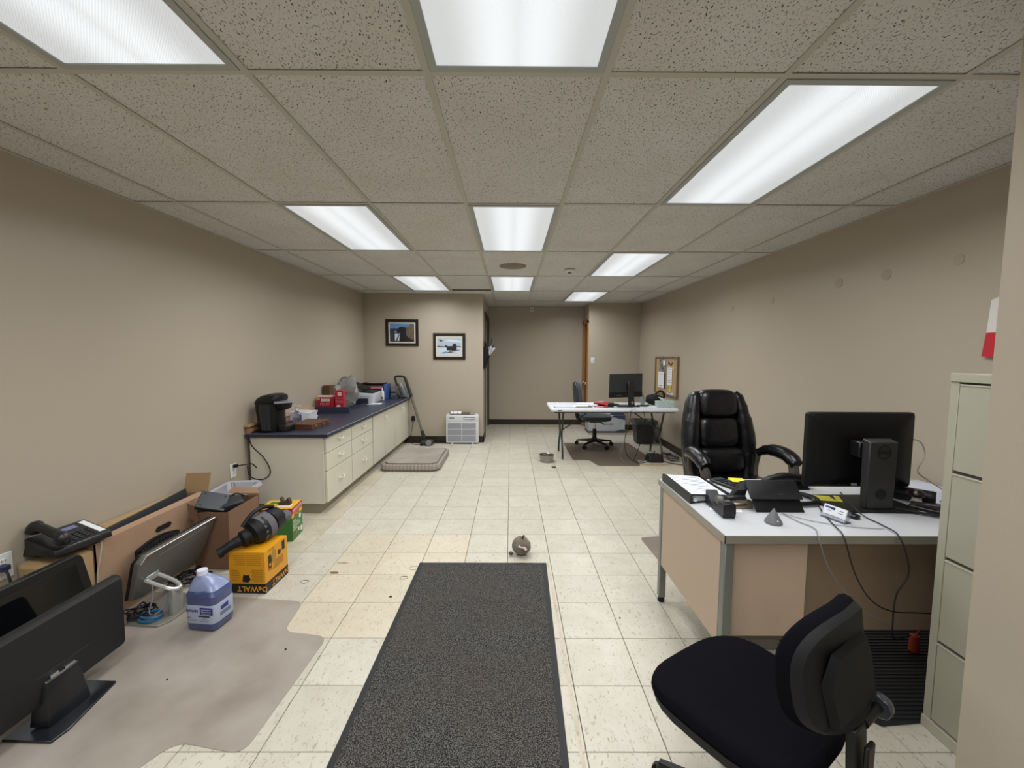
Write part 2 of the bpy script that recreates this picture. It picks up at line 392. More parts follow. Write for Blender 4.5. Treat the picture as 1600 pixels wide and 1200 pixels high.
# narrow filled trench beside the rug
MB().box(.262, .95, 0, .278, 2.80, .0006).build('filler_strip', fl, STRIP)
RES = mat('adhesive_residue', '8f7d5c', .7, vary=(18, .6, 'c4b590'))
RES2 = mat('dark_residue', '5f5140', .7)
def blob(cx_, cy_, rx, ry, z=.0008, n=16, seed=0):
    rnd = random.Random(seed)
    return MB().prism([(rx*math.cos(a*2*PI/n)*rnd.uniform(.65, 1.1), ry*math.sin(a*2*PI/n)*rnd.uniform(.65, 1.1)) for a in range(n)], z, (cx_, cy_, 0))
blob(.95, 8.15, .34, .035, seed=3).build('residue_smear', fl, RES); blob(.45, 8.17, .16, .03, seed=5).build('residue_smear', fl, RES)
blob(1.95, 5.36, .3, .03, seed=8).build('residue_smear', fl, RES); blob(-1.18, 2.79, .05, .012, seed=9).build('residue_smear', fl, RES)
def ring(x, y, r, mt, nm='scuff_ring'):
    MB().tube([(x+r*math.cos(a)*1.2, y+r*math.sin(a)*.8, .0006) for a in [k*.6 for k in range(11)]], .002, 4, 2).build(nm, fl, mt)
ring(-.70, 2.60, .022, RES2); ring(-1.33, 2.55, .022, RES2); ring(-.66, 2.72, .03, RES)

# ceiling: plenum slab, tiles laid in a T-bar grid
cl = struct(B(XL-T, YF-T, CEIL+.09, XR+T, YA+T, CEIL+.15), 'ceiling', mat('plenum', '3a3834', .9))
used = {(c, r) for c, r in LIGHTS}
slots = {(-1, 3)}
xs = [XL]+[GX0+GW*k for k in range(-3, 5)]+[XR]; ys = [YF]+[GY0+GD*k for k in range(-3, 6)]+[YA]
cache = {}
def ctile(x0, x1, y0, y1):
    k = (round(x1-x0, 3), round(y1-y0, 3))
    if k not in cache:
        w2, d2 = (x1-x0)/2-.004, (y1-y0)/2-.004
        o = MB().m(ACT).box(-w2, -d2, 0, w2, d2, .016).build('ceiling_tile'); cache[k] = o.data; bpy.data.objects.remove(o)
    o = bpy.data.objects.new('ceiling_tile', cache[k]); COL.objects.link(o); o.parent = cl
    dz = random.uniform(0, .0015)
    o.location = ((x0+x1)/2, (y0+y1)/2, CEIL+.003+dz)
for i in range(len(xs)-1):
    for j in range(len(ys)-1):
        c, r = i-4, j-4; x0, x1, y0, y1 = xs[i], xs[i+1], ys[j], ys[j+1]
        if (c, r) in used: continue
        if x1 <= XB+.2 and y0 >= YB-.4:
            y1 = min(y1, YB); 
            if y0 >= YB: continue
        if c == -1 and r == 4: y1 = YB
        if c == -1 and r == 5: continue
        if y0 > YR-.3 and x0 > XA: 
            if y0 >= YR: continue
            y1 = min(y1, YR)
        if (c, r) in slots: y1 -= .14
        ctile(x0, x1, y0, y1)
ctile(XB, xs[4], YB, ys[9]); ctile(XB, xs[4], ys[9], YA); ctile(xs[6], XA, ys[9], YA) if False else None
gw = .0125
def runner(x0, y0, x1, y1):
    MB().box(x0, y0, CEIL-.0005, x1, y1, CEIL+.0015).box((x0+x1)/2-(.002 if x1-x0 < .1 else (x1-x0)/2), (y0+y1)/2-(.002 if y1-y0 < .1 else (y1-y0)/2), CEIL, (x0+x1)/2+(.002 if x1-x0 < .1 else (x1-x0)/2), (y0+y1)/2+(.002 if y1-y0 < .1 else (y1-y0)/2), CEIL+.035).build('grid_runner', cl, TBAR)
for x in xs[1:-1]:
    runner(x-gw, YF, x+gw, YB if x < XB else (YR if x > XA else YA))
for y in ys[1:-1]:
    for (a, bb) in zip(xs[:-1], xs[1:]):
        if y > YB and bb < XB+.2: continue
        aa = max(a, XB) if y > YB else a
        if y > YR and a > XA: continue
        MB().box(aa+gw, y-gw, CEIL-.0002, bb-gw, y+gw, CEIL+.0012).build('grid_cross_tee', cl, TBAR)
WA = MB()
for (x0, y0, x1, y1) in ((XL, YF, XL+.022, YB), (XR-.022, YF, XR, YR), (XL, YB-.022, XB, YB), (XB, YB, XB+.022, YA), (XB, YA-.022, XA, YA), (XA, YR-.022, XR, YR), (XA-.022, YR, XA, YA)):
    WA.box(x0, y0, CEIL-.001, x1, y1, CEIL+.001)
WA.build('wall_angle', cl, TBAR)
# linear slot diffuser between two tiles (above the counter wall)
SL = mat('slot_dark', '5a5348', .7)
x0, x1, yy = xs[3], xs[4], ys[8]
t = thing('linear_air_diffuser', 'narrow brown linear air slot in the ceiling in front of the framed pictures wall', 'air vent', ((x0+x1)/2, yy-.07, CEIL-.001))
MB().box(x0+.012, yy-.145, CEIL+.02, x1-.012, yy-.012, CEIL+.025).build('backing', t, SL, world=True)
MB().box(x0+.012, yy-.145, CEIL-.004, x1-.012, yy-.125, CEIL+.02).box(x0+.012, yy-.03, CEIL-.004, x1-.012, yy-.012, CEIL+.02).box(x0+.012, yy-.085, CEIL-.002, x1-.012, yy-.07, CEIL+.02).build('frame', t, mat('slot_brown', '766c5c', .6), world=True)
# troffers
cols = {-2: 'left', 0: 'centre', 2: 'right'}
lab = {(0, -1): 'rectangular ceiling light panel at the top centre of the picture, nearest of the middle row', (-2, -1): 'rectangular ceiling light panel at the top left, nearest of the left row',
 (2, 0): 'long bright ceiling light panel at upper right, nearest of the right row', (-2, 1): 'ceiling light panel second in the left row, above the near end of the counter',
 (0, 1): 'ceiling light panel second in the middle row, just before the round ceiling stain', (2, 2): 'ceiling light panel second in the right row, just past the smoke detector',
 (-2, 3): 'farthest ceiling light panel of the left row, close to the framed pictures wall', (0, 3): 'farthest ceiling light panel of the middle row, just beyond the round ceiling stain',
 (2, 4): 'farthest ceiling light panel of the right row, above the white folding table', (2, -2): 'right-row ceiling light panel behind the viewer', (-2, -3): 'left-row ceiling light panel behind the viewer', (0, -3): 'middle-row ceiling light panel behind the viewer'}
FRM = mat('troffer_frame', 'a8aca8', .5)
for (c, r) in LIGHTS:
    cx_, cy_ = GX0+(c+.5)*GW, GY0+(r+.5)*GD
    t = thing('ceiling_light', lab[(c, r)], 'ceiling light', (cx_, cy_, CEIL), group='troffers in the ceiling grid')
    a, bb = GW/2-.014, GD/2-.014; f = .026
    MB().box(-a, -bb, -.004, -a+f, bb, .01).box(a-f, -bb, -.004, a, bb, .01).box(-a+f, -bb, -.004, a-f, -bb+f, .01).box(-a+f, bb-f, -.004, a-f, bb, .01).build('frame', t, FRM)
    MB().box(-a+f, -bb+f, .0, a-f, bb-f, .006).build('lens_panel', t, LENS)
    MB().box(-a+.002, -bb+.002, .012, a-.002, bb-.002, .08).build('housing', t, WHITE)
# ceiling devices
t = thing('smoke_detector', 'small white smoke detector on the ceiling between the second lights', 'smoke detector', (.663, 4.70, CEIL-.002))
MB().lathe([(.056, 0), (.058, -.018), (.045, -.03), (.04, -.032)], 20).build('body', t, WHITE)
MB().cyl((0, 0, -.03), (0, 0, -.042), .022, .02, 16).build('chamber', t, mat('grille_grey', '5d5a55', .6))
t = thing('ceiling_speaker', 'round stained grey speaker grille set in a ceiling tile', 'ceiling speaker', (.02, 4.55, CEIL+.002))
MB().lathe([(.15, .001), (.148, -.004), (.14, -.006), (.06, -.007), (.02, -.007)], 28).build('grille', t, mat('stained_grille', '8d8475', .9, vary=(6, .7, '7a7163')))
t = thing('wall_sensor', 'small white box sensor hanging at the top of the far passage wall', 'sensor', (.427, YA, 2.33))
MB().rbox(-.035, -.05, 0, .035, 0, .085, .012).build('body', t, WHITE); MB().cyl((0, -.05, .03), (0, -.055, .03), .015, .012, 12).build('lens', t, GREYD)
# doors
WD = mat('dark_door_frame', '4a3e2c', .5, vary=(14, .4, '3b3022')); OAK = mat('oak', 'a9753e', .45, vary=(12, .5, '8d5c2c')); OAKD = mat('oak_door', '7e4c22', .4, vary=(9, .5, '6a3d1a'))
d = struct(MB().box(XB-.10, 7.13, .0, XB-.06, 8.31, 2.13), 'door_1', WD)
MB().box(XB-.02, 7.06, 0, XB+.016, 7.14, 2.15).box(XB-.02, 8.30, 0, XB+.016, 8.37, 2.15).box(XB-.02, 7.06, 2.12, XB+.016, 8.37, 2.19).build('door_casing', d, WD)
MB().sph((XB-.02, 7.22, .95), .03).cyl((XB-.06, 7.22, .95), (XB-.02, 7.22, .95), .01).build('door_knob', d, CHROME)
d = struct(MB().box(XA+.03, 7.93, .01, XA+.07, 8.36, 2.09), 'door_2', OAKD)
MB().box(XA-.018, 7.845, 0, XA+.03, 7.925, 2.12).box(XA-.018, 8.33, 0, XA+.03, 8.40, 2.12).box(XA-.018, 7.845, 2.06, XA+.03, 8.40, 2.14).build('door_casing', d, OAK)
MB().sph((XA-.015, 8.0, .89), .03).cyl((XA+.03, 8.0, .89), (XA, 8.0, .89), .012).sph((XA-.015, 8.27, .89), .026).cyl((XA+.03, 8.27, .89), (XA, 8.27, .89), .012).build('door_knob', d, CHROME)
# switch, outlets
t = thing('light_switch', 'white light switch plate on the wall right of the oak door', 'light switch', (1.57, YR, 1.29))
MB().box(-.035, -.006, 0, .035, 0, .115).build('plate', t, WHITE, bevel=.003); MB().box(-.006, -.018, .05, .006, -.004, .066).build('toggle', t, WHITE)
def outlet(x, y, z, lbl, w_=.075, h_=.12, cols_=1):
    t = thing('wall_outlet', lbl, 'wall outlet', (x, y, z), PI/2)
    MB().box(-w_/2, -.007, 0, w_/2, 0, h_).build('plate', t, WHITE, bevel=.003)
    for c in range(cols_):
        xc = (c-(cols_-1)/2)*.046
        for zz in (.3, .7):
            MB().m(WHITE).rbox(xc-.016, -.010, h_*zz-.014, xc+.016, -.004, h_*zz+.014, .006, axis='y').m(INK).box(xc-.008, -.0105, h_*zz-.002, xc-.006, -.0095, h_*zz+.008).box(xc+.006, -.0105, h_*zz-.002, xc+.008, -.0095, h_*zz+.008).build('socket', t)
    return t
WHITE_ = WHITE

# ================================================================ COUNTER ALONG THE LEFT WALL
CREAM = mat('cream_laminate', 'd0ccba', .42, spec=.4)
CREAME = mat('cream_end_lit', 'dbd5c7', .45)  # cream lightened in place of daylight from the front, which no lamp gives
BLUE = mat('blue_laminate', '303445', .38, spec=.45, vary=(7, .3, '383c4c'), bump=(300, .05))
BLUEE = mat('blue_laminate_edge', '23293b', .4); WORN = mat('worn_edge', '9a9fae', .5)
TOEK = mat('toe_kick', '8d8471', .6)
ZT = .75; FXC = -1.678
def pull(y, z, p, vertical=False):
    mb = MB().m(mat('cream_pull', 'd9d5c6', .35))
    if vertical:
        mb.tube([(FXC, y, z-.045), (FXC+.026, y, z-.035), (FXC+.026, y, z+.035), (FXC, y, z+.045)], .0055, 6, 3)
    else:
        mb.tube([(FXC, y-.05, z+.012), (FXC+.024, y-.035, z+.004), (FXC+.028, y, z-.008), (FXC+.024, y+.035, z+.004), (FXC, y+.05, z+.012)], .0055, 6, 2)
        mb.box(FXC, y-.016, z-.022, FXC+.006, y+.016, z+.012)
    mb.build('handle', p, world=True)
def unit(y0, y1, name, label, drawers=None, doors=0, last=False):
    t = thing(name, label, 'cabinet', ((XL+FXC)/2, (y0+y1)/2, 0), 0, 'cream cabinets under the blue counter')
    MB().m(CREAM).box(-2.36, y0, .10, FXC-.02, y1, ZT-.034).m(TOEK).box(-2.36, y0+.01, 0, -1.75, y1, .10).build('body', t, world=True)
    if y0 < 3.75: MB().box(-2.365, y0-.004, .095, FXC-.022, y0+.001, ZT-.034).box(FXC-.034, y0-.007, .095, FXC-.022, y0-.003, ZT-.034).build('end_panel', t, CREAME, world=True)
    if drawers:
        zs = drawers
        for a, bb in zip(zs[:-1], zs[1:]):
            dr = MB().box(FXC-.018, y0+.006, bb+.003, FXC, y1-.006, a-.003).build('drawer', t, CREAM, world=True, bevel=.0015)
            pull((y0+y1)/2, (a+bb)/2+.012, dr)
    if doors:
        w_ = (y1-y0)/doors
        for k in range(doors):
            dr = MB().box(FXC-.018, y0+k*w_+.003, .103, FXC, y0+(k+1)*w_-.003, ZT-.038).build('door', t, CREAM, world=True, bevel=.0015)
            pull(y0+w_-.03 if k == 0 else y0+k*w_+.03, .60, dr, True)
    return t
unit(3.67, 4.27, 'drawer_cabinet', 'cream three-drawer cabinet at the near end of the blue counter', drawers=(.715, .562, .395, .10))
unit(4.274, 4.925, 'drawer_cabinet', 'second cream three-drawer cabinet, right behind the nearest one', drawers=(.715, .558, .395, .10))
unit(4.955, 5.88, 'door_cabinet', 'cream two-door cabinet beside the dog bed, next to the drawers', doors=2)
unit(5.884, 6.67, 'door_cabinet', 'farthest cream two-door cabinet, beside the leaning stick vacuum', doors=2)
t = thing('countertop', 'long dark blue laminate countertop on cream cabinets along the left wall', 'countertop', (-2.0, 5.1, ZT-.034))
MB().m(BLUE).box(-2.385, 3.637, ZT-.034, -1.650, 6.685, ZT).m(BLUEE).box(-2.386, 3.635, ZT-.033, -1.6485, 3.637, ZT-.002).box(-1.650, 3.635, ZT-.033, -1.648, 6.685, ZT-.002).m(WORN).box(-1.653, 3.635, ZT-.002, -1.6478, 6.685, ZT+.0006).box(-2.385, 3.6348, ZT-.002, -1.649, 3.6365, ZT+.0005).build('worktop', t, world=True)
PLY = mat('raw_plywood', 'a87c58', .7, vary=(10, .5, '8d6446')); PLYD = mat('plywood_groove', '2a1d14', .8)
t = thing('wooden_backsplash', 'raw plywood strips fixed along the wall at the back of the blue counter', 'wood strip', (-2.37, 4.4, ZT))
MB().box(-2.392, 3.66, ZT+.001, -2.352, 4.88, ZT+.045).build('lower_strip', t, PLY, world=True)
MB().box(-2.396, 3.66, ZT+.047, -2.375, 4.88, ZT+.058).build('gap', t, PLYD, world=True)
MB().box(-2.396, 3.64, ZT+.058, -2.350, 4.88, ZT+.078).build('upper_strip', t, mat('plywood_light', 'b8926a', .7), world=True)
t = thing('laminate_curb', 'low blue laminate curb across the counter in front of the red snack boxes', 'counter curb', (-2.15, 4.91, ZT))
MB().m(BLUE).box(-2.36, 4.90, ZT, -1.95, 4.93, ZT+.075).build('board', t, world=True, bevel=.001)
t = thing('laminate_curb', 'second low blue laminate curb on the counter in front of the white printer', 'counter curb', (-2.15, 5.75, ZT))
MB().m(BLUE).box(-2.384, 5.74, ZT, -2.015, 5.77, ZT+.085).build('board', t, world=True, bevel=.001)
MB().m(BLUEE).box(-2.05, 4.94, ZT, -2.035, 5.74, ZT+.022).build('side_rail', t, world=True)
# pod coffee maker
t = thing('coffee_maker', 'black pod coffee maker with a silver handle on the near end of the counter', 'coffee maker', (-2.19, 3.80, ZT+.0005))
KB = mat('coffee_black', '0f0f10', .38, spec=.35)
def ov(z, x0, x1, hy, n=18):
    cx_ = (x0+x1)/2; hx = (x1-x0)/2; return [(cx_+hx*abs(math.cos(a))**.6*(1 if math.cos(a) > 0 else -1), hy*abs(math.sin(a))**.6*(1 if math.sin(a) > 0 else -1), z) for a in [k*2*PI/n for k in range(n)]]
MB().loft([ov(0, -.125, .05, .105), ov(.02, -.135, .055, .11), ov(.24, -.158, .05, .115), ov(.262, -.16, .05, .115)]).build('body', t, KB)
MB().loft([ov(.262, -.162, .055, .118), ov(.275, -.162, .075, .12), ov(.31, -.14, .085, .115), ov(.335, -.095, .08, .10), ov(.35, -.03, .05, .06)]).build('lid', t, KB)
MB().loft([ov(.20, .03, .10, .05), ov(.215, .02, .12, .075), ov(.262, .01, .125, .09), ov(.275, .01, .12, .09)]).build('brew_head', t, KB)
MB().loft([[(.05, -.118, .285), (.05, -.118, .265), (.05, .118, .265), (.05, .118, .285)], [(.11, -.10, .283), (.11, -.10, .268), (.11, .10, .268), (.11, .10, .283)], [(.165, -.05, .274), (.165, -.05, .268), (.165, .05, .268), (.165, .05, .274)]]).build('handle', t, mat('coffee_silver', 'a9adb2', .3, metal=.6))
MB().loft([ov(0, .03, .15, .085), ov(.05, .03, .152, .088), ov(.058, .03, .148, .085)]).build('drip_tray', t, KB)
MB().m(mat('smoke_tank', '23262c', .15)).loft([ov(.02, -.10, .02, .128), ov(.26, -.11, .02, .13)]).build('water_tank', t)
# wooden case
WC = mat('walnut_case', '5c3a26', .45, vary=(16, .5, '492c1c')); BR = mat('brass', 'b79a5c', .3, metal=.9)
t = thing('wooden_case', 'flat brown wooden case with two brass clasps beside the coffee maker', 'case', (-1.975, 4.0, ZT+.001), -.06)
MB().box(-.115, -.17, 0, .115, .17, .030).build('base', t, WC, bevel=.002); MB().box(-.115, -.17, .0315, .115, .17, .052).build('lid', t, WC, bevel=.002)
for y in (-.11, .02, .12): MB().box(.115, y-.013, .018, .121, y+.013, .044).cyl((.12, y, .03), (.126, y, .03), .006).build('clasp', t, BR)
# soap, tissue pack
t = thing('soap_dispenser', 'clear plastic soap bottle with a white pump behind the wooden case', 'soap bottle', (-2.2, 4.18, ZT+.001))
CLR = mat('clear_plastic', 'dfe3ea', .08, trans=.92, spec=.5)
MB().loft([ov(0, -.035, .035, .028), ov(.004, -.038, .038, .03), ov(.10, -.038, .038, .03), ov(.125, -.016, .016, .015), ov(.135, -.013, .013, .013)]).build('bottle', t, CLR)
MB().loft([ov(.002, -.033, .033, .025), ov(.06, -.033, .033, .025)]).build('soap', t, mat('soap_gel', 'b9bcd6', .1, trans=.8))
MB().cyl((0, 0, .135), (0, 0, .15), .013).cyl((0, 0, .15), (0, 0, .178), .005).box(-.012, -.008, .176, .04, .008, .188).build('pump', t, WHITE)
MB().box(.0385, -.016, .03, .0395, .016, .085).build('sticker', t, mat('sticker_navy', '34375c', .5))
t = thing('paper_towel_pack', 'white paper pack with torn sheets sticking up behind the soap bottle', 'paper pack', (-2.22, 4.42, ZT+.001))
MB().box(-.15, -.09, 0, .07, .09, .095).build('pack', t, mat('pack_white', 'c9ccd8', .5), bevel=.006)
MB().prism([(-.02, 0), (.16, 0), (.15, .045), (.17, .12), (.08, .085), (.0, .085)], .004, (.0, -.095, .002), (1, 0, 0), (0, 0, 1)).prism([(0, 0), (.1, 0), (.12, .06), (.04, .075)], .003, (.05, -.11, .002), (1, .1, 0), (0, .05, 1)).build('loose_sheet', t, PAPER)
# snack boxes
RED = mat('snack_red', 'a31420', .45); YEL = mat('print_yellow', 'e2a516', .5); WHT = mat('print_white', 'e8e4da', .5); PNK = mat('print_pink', 'c8788a', .5)
t = thing('snack_box', 'wide red snack carton with colourful lettering behind the first blue curb', 'carton', (-2.262, 5.02, ZT+.001))
MB().box(-.10, -.05, 0, .10, .05, .185).build('carton', t, RED, bevel=.002)
MB().box(-.095, -.045, .186, .07, .045, .198).build('open_flap', t, WHT)
mb = MB().m(YEL).cyl((-.08, -.0515, .165), (-.08, -.0505, .165), .016).m(WHT).box(-.05, -.0515, .135, .055, -.0505, .165).m(RED).text('COOKIES', .02, (.002, -.0518, .15), (1, 0, 0), (0, 0, 1), bold=.02).m(PNK)
mb.text('FRUIT', .045, (-.005, -.0515, .10), (1, 0, 0), (0, 0, 1), bold=.03).m(YEL).prism([(.04*math.cos(a), .02*math.sin(a)) for a in [k*.4 for k in range(16)]], .0008, (-.0, -.0512, .045), (1, 0, 0), (0, 0, 1)).m(WHT).box(-.05, -.0515, .006, .02, -.0505, .012)
mb.build('print', t)
t = thing('snack_box', 'tall narrow red snack carton standing right of the wide red carton', 'carton', (-2.102, 5.03, ZT+.001), .05)
MB().box(-.05, -.045, 0, .05, .045, .27).build('carton', t, mat('snack_red2', 'b01f30', .45), bevel=.002)
MB().m(WHT).box(-.015, -.0465, .205, .03, -.0455, .245).m(RED).text('NY', .03, (.008, -.047, .225), (1, 0, 0), (0, 0, 1)).m(PNK).text('Fruit', .045, (.0, -.0465, .13), (1, 0, 0), (0, 0, 1), bold=.02).m(WHT).cyl((-.01, -.0465, .065), (-.01, -.0455, .065), .025).m(PNK).cyl((.05, -.0465, .02), (.05, -.0455, .02), .004).box(-.05, -.0465, .17, .04, -.0455, .174).build('print', t)
t = thing('brown_carton', 'plain brown carton standing against the wall behind the red snack boxes', 'carton', (-2.34, 5.24, ZT+.001))
MB().box(-.045, -.06, 0, .045, .06, .31).build('carton', t, mat('brown_carton', '5f3f2c', .8), bevel=.002)
# plastic bag (crumpled, translucent)
def crumple(rx, ry, rz, seed, n=26, m=16, amt=.12, low=0):
    rnd = random.Random(seed); ph = [(rnd.uniform(1, 6), rnd.uniform(1, 6), rnd.uniform(0, 6), rnd.uniform(.3, 1)) for _ in range(7)]
    rings = []
    for j in range(m+1):
        th = max(.05, min(PI-.05, j*PI/m)); ring = []
        for i in range(n):
            a = i*2*PI/n; k = 1+amt*sum(w_*math.sin(p*a+q*th*1.7+s_) for p, q, s_, w_ in [(round(p), q, s_, w_) for p, q, s_, w_ in ph])/3
            x = rx*math.sin(th)*math.cos(a)*k; y = ry*math.sin(th)*math.sin(a)*k; z = rz*(1-math.cos(th))/2*2*k
            ring.append((x, y, max(z, low)))
        rings.append(ring)
    return MB().loft(rings)
BAGM = mat('bag_film', 'b9bcb8', .3, alpha=.62, spec=.6)
t = thing('plastic_bag', 'crumpled translucent grocery bag with red print behind the red cartons', 'bag', (-2.20, 5.48, ZT+.001))
crumple(.15, .12, .155, 6, amt=.5).build('bag', t, BAGM)
MB().tube([(-.09, 0, .29), (-.09, 0, .36), (-.03, .0, .40), (.04, 0, .36), (.10, 0, .26)], .016, 6, 3, flat=.3).build('handle', t, BAGM)
MB().m(mat('bag_print', 'b03548', .5)).text('THANK YOU', .035, (.05, -.139, .2), (1, 0, 0), (0, 0, 1), bold=.02).build('print', t)
# printer
PW = mat('printer_white', 'b9bcc2', .4)
t = thing('printer', 'grey-white desktop printer with a raised black paper tray on the counter', 'printer', (-2.165, 5.99, ZT+.001), 0)
MB().hexa([(-.22, -.19, 0), (.2, -.19, 0), (-.22, .19, 0), (.2, .19, 0), (-.22, -.17, .17), (.2, -.17, .14), (-.22, .19, .18), (.2, .19, .15)]).build('body', t, PW, bevel=.01, seg=2)
MB().hexa([(-.15, -.14, .165), (.19, -.14, .145), (-.15, .17, .165), (.19, .17, .145), (-.15, -.12, .185), (.17, -.12, .165), (-.15, .15, .185), (.17, .15, .165)]).build('scanner_lid', t, SATIN)
MB().hexa([(-.16, -.10, .27), (.06, -.10, .18), (-.16, .16, .28), (.06, .16, .19), (-.16, -.10, .285), (.06, -.10, .195), (-.16, .16, .295), (.06, .16, .205)]).build('paper_tray', t, BLACK)
MB().tube([(.03, -.12, .2), (-.02, -.195, .1), (-.06, -.2, .0)], .008, 6, 3).build('support_arm', t, mat('arm_blue', '20243a', .5))
MB().box(.02, -.192, .1, .16, -.187, .103).box(.08, -.192, .075, .095, -.187, .083).build('slot', t, GREYD)
t = solo(MB().prism([(0, 0), (.2, .03), (.17, .18), (.03, .15)], .002, (-2.03, 5.72, ZT+.001)), 'paper_sheet', 'white paper sheet lying on the counter in front of the printer', 'paper', PAPER)
# bottle, small red box, binder, devices
t = thing('spray_bottle', 'slim white bottle standing at the right side of the printer', 'bottle', (-1.985, 6.31, ZT+.001))
MB().lathe([(.026, 0), (.028, .005), (.028, .12), (.018, .14), (.012, .145)], 16).build('bottle', t, WHITE); MB().lathe([(.013, .145), (.013, .165), (.006, .185)], 12).build('cap', t, WHITE)
MB().box(-.02, -.0295, .02, .02, -.028, .045).build('sticker', t, mat('label_red', '9c3040', .5))
t = thing('boxed_gadget', 'dark red and black packaged gadget between the printer and the blue binder', 'package', (-2.10, 6.36, ZT+.001))
MB().box(-.085, -.05, 0, .085, .05, .17).build('package', t, mat('pkg_dark', '3c2630', .5), bevel=.003)
MB().box(-.09, -.055, .17, .09, .055, .195).build('top_edge', t, PNK); MB().box(-.05, -.052, .03, .06, -.0505, .06).build('print', t, RED)
t = thing('ring_binder', 'blue ring binder standing on end near the back of the counter', 'binder', (-1.96, 6.49, ZT+.001))
MB().box(-.024, -.12, 0, .02, .12, .235).build('cover', t, mat('binder_blue', '34508c', .45), bevel=.003); MB().box(-.018, -.122, .01, .014, -.118, .225).build('spine_inside', t, mat('binder_spine', '4a64a0', .5))
t = thing('black_tray_stack', 'black plastic document tray stack behind the printer at the wall corner', 'tray', (-2.18, 6.56, ZT+.001))
for y in (-.09, .09): MB().box(.15, y-.005, 0, .16, y+.005, .25).build('post', t, BLACK)
for k in range(4):
    MB().box(-.17, -.10, .02+.06*k, .16, .10, .026+.06*k).box(-.17, -.10, .02+.06*k, -.165, .10, .07+.06*k).box(-.17, .095, .02+.06*k, .16, .10, .05+.06*k).build('tray', t, BLACK)
MB().box(-.17, -.1, 0, -.16, .1, .25).build('side_post', t, BLACK)
t = thing('desk_punch', 'silver and black metal paper punch right of the blue binder', 'hole punch', (-1.865, 6.55, ZT+.001))
MB().hexa([(-.05, -.09, 0), (.07, -.09, 0), (-.05, .09, 0), (.07, .09, 0), (-.05, -.06, .05), (.055, -.06, .05), (-.05, .06, .05), (.055, .06, .05)]).build('base', t, GREYD)
MB().box(-.05, -.05, .05, .04, .05, .09).hexa([(-.05, -.05, .11), (.05, -.05, .09), (-.05, .05, .11), (.05, .05, .09), (-.05, -.045, .18), (.0, -.045, .19), (-.05, .045, .18), (.0, .045, .19)]).build('lever', t, mat('punch_grey', '8a8c90', .35, metal=.6))
MB().box(-.045, -.055, .09, .04, .055, .11).build('die_block', t, BLACK)

# stick vacuum leaning on the counter end
t = thing('stick_vacuum', 'grey cordless stick vacuum leaning against the far counter end', 'vacuum', (-1.32, 6.52, 0))
VG = mat('vacuum_grey', '77776e', .4, metal=.3); VD = mat('vacuum_dark', '2b2d2c', .4); VC = mat('vacuum_bin', '6d7272', .15, trans=.4)
P0 = Vector((-1.40, 6.56, .10)); P1 = Vector((-1.605, 6.56, .80)); P2 = Vector((-1.70, 6.56, 1.09))
MB().cyl(P0, P1, .02, .022, 14).build('wand', t, VG, world=True)
MB().cyl(P0+(P1-P0)*.0, P0+(P1-P0)*.18, .03, .026, 14).build('wand_joint', t, VD, world=True)
d_ = (P1-P0).normalized()
MB().cyl(P1-d_*.03, P2, .028, .022, 14).build('handle_spine', t, VD, world=True)
MB().tube([P2, P2+Vector((-.06, 0, .012)), P2+Vector((-.15, 0, .005)), P2+Vector((-.145, 0, -.06)), P2+Vector((-.12, 0, -.13)), P2+Vector((-.06, 0, -.15))], .018, 8, 3).build('grip', t, VD, world=True)
MB().cyl((-1.70, 6.55, .79), (-1.755, 6.55, .93), .06, .054, 18).build('dust_bin', t, VC, world=True)
MB().cyl((-1.755, 6.55, .93), (-1.78, 6.55, .99), .052, .042, 18).build('motor_housing', t, VG, world=True)
MB().t((0, 0, 0)).rbox(-1.44, 6.42, .012, -1.24, 6.60, .075, .03, 3, axis='y').build('floor_head', t, VD, world=True)
MB().cyl((-1.30, 6.40, .05), (-1.30, 6.43, .05), .045, .045, 18).build('roller_cap', t, mat('cap_grey', '7d8284', .4), world=True)
MB().cyl((-1.42, 6.42, .02), (-1.42, 6.44, .02), .02).build('wheel', t, BLACK, world=True)
t = solo(MB().m(BLACK).rbox(-1.625, 6.65, .36, -1.575, 6.70, .44, .008).tube([(-1.60, 6.66, .37), (-1.61, 6.63, .25), (-1.63, 6.6, .12), (-1.60, 6.57, .008), (-1.5, 6.5, .006), (-1.42, 6.56, .01)], .004, 6), 'charger_cord', 'black charger and cord on the wall behind the stick vacuum', 'charger')
t = solo(MB().tube([(-1.70, 6.60, ZT+.008), (-1.78, 6.57, ZT+.008), (-1.86, 6.50, ZT+.008), (-1.90, 6.42, ZT+.006)], .006, 6), 'short_cord', 'short black cord lying at the far edge of the counter', 'cord', CORD)

# cords at the near end
outlet(XL, 3.475, .40, 'white wall outlet with a black plug left of the counter end')
solo(MB().m(BLACK).rbox(XL+.0115, 3.46, .49, XL+.045, 3.49, .515, .006).tube([(XL+.04, 3.475, .502), (XL+.10, 3.49, .51), (XL+.12, 3.55, .50), (XL+.13, 3.60, .45)], .005, 6), 'wall_plug', 'black plug in the wall outlet beside the cream cabinet', 'plug')
solo(MB().tube([(-2.25, 3.80, ZT+.008), (-2.34, 3.72, ZT+.010), (-2.345, 3.638, ZT-.02), (-2.33, 3.64, .64), (-2.24, 3.655, .53), (-2.185, 3.655, .42), (-2.20, 3.655, .36), (-2.27, 3.65, .325), (-2.36, 3.64, .36), (-2.372, 3.63, .46)], .0048, 6), 'appliance_cord', 'black cord hanging in a loop over the near cabinet end panel', 'cord', CORD)

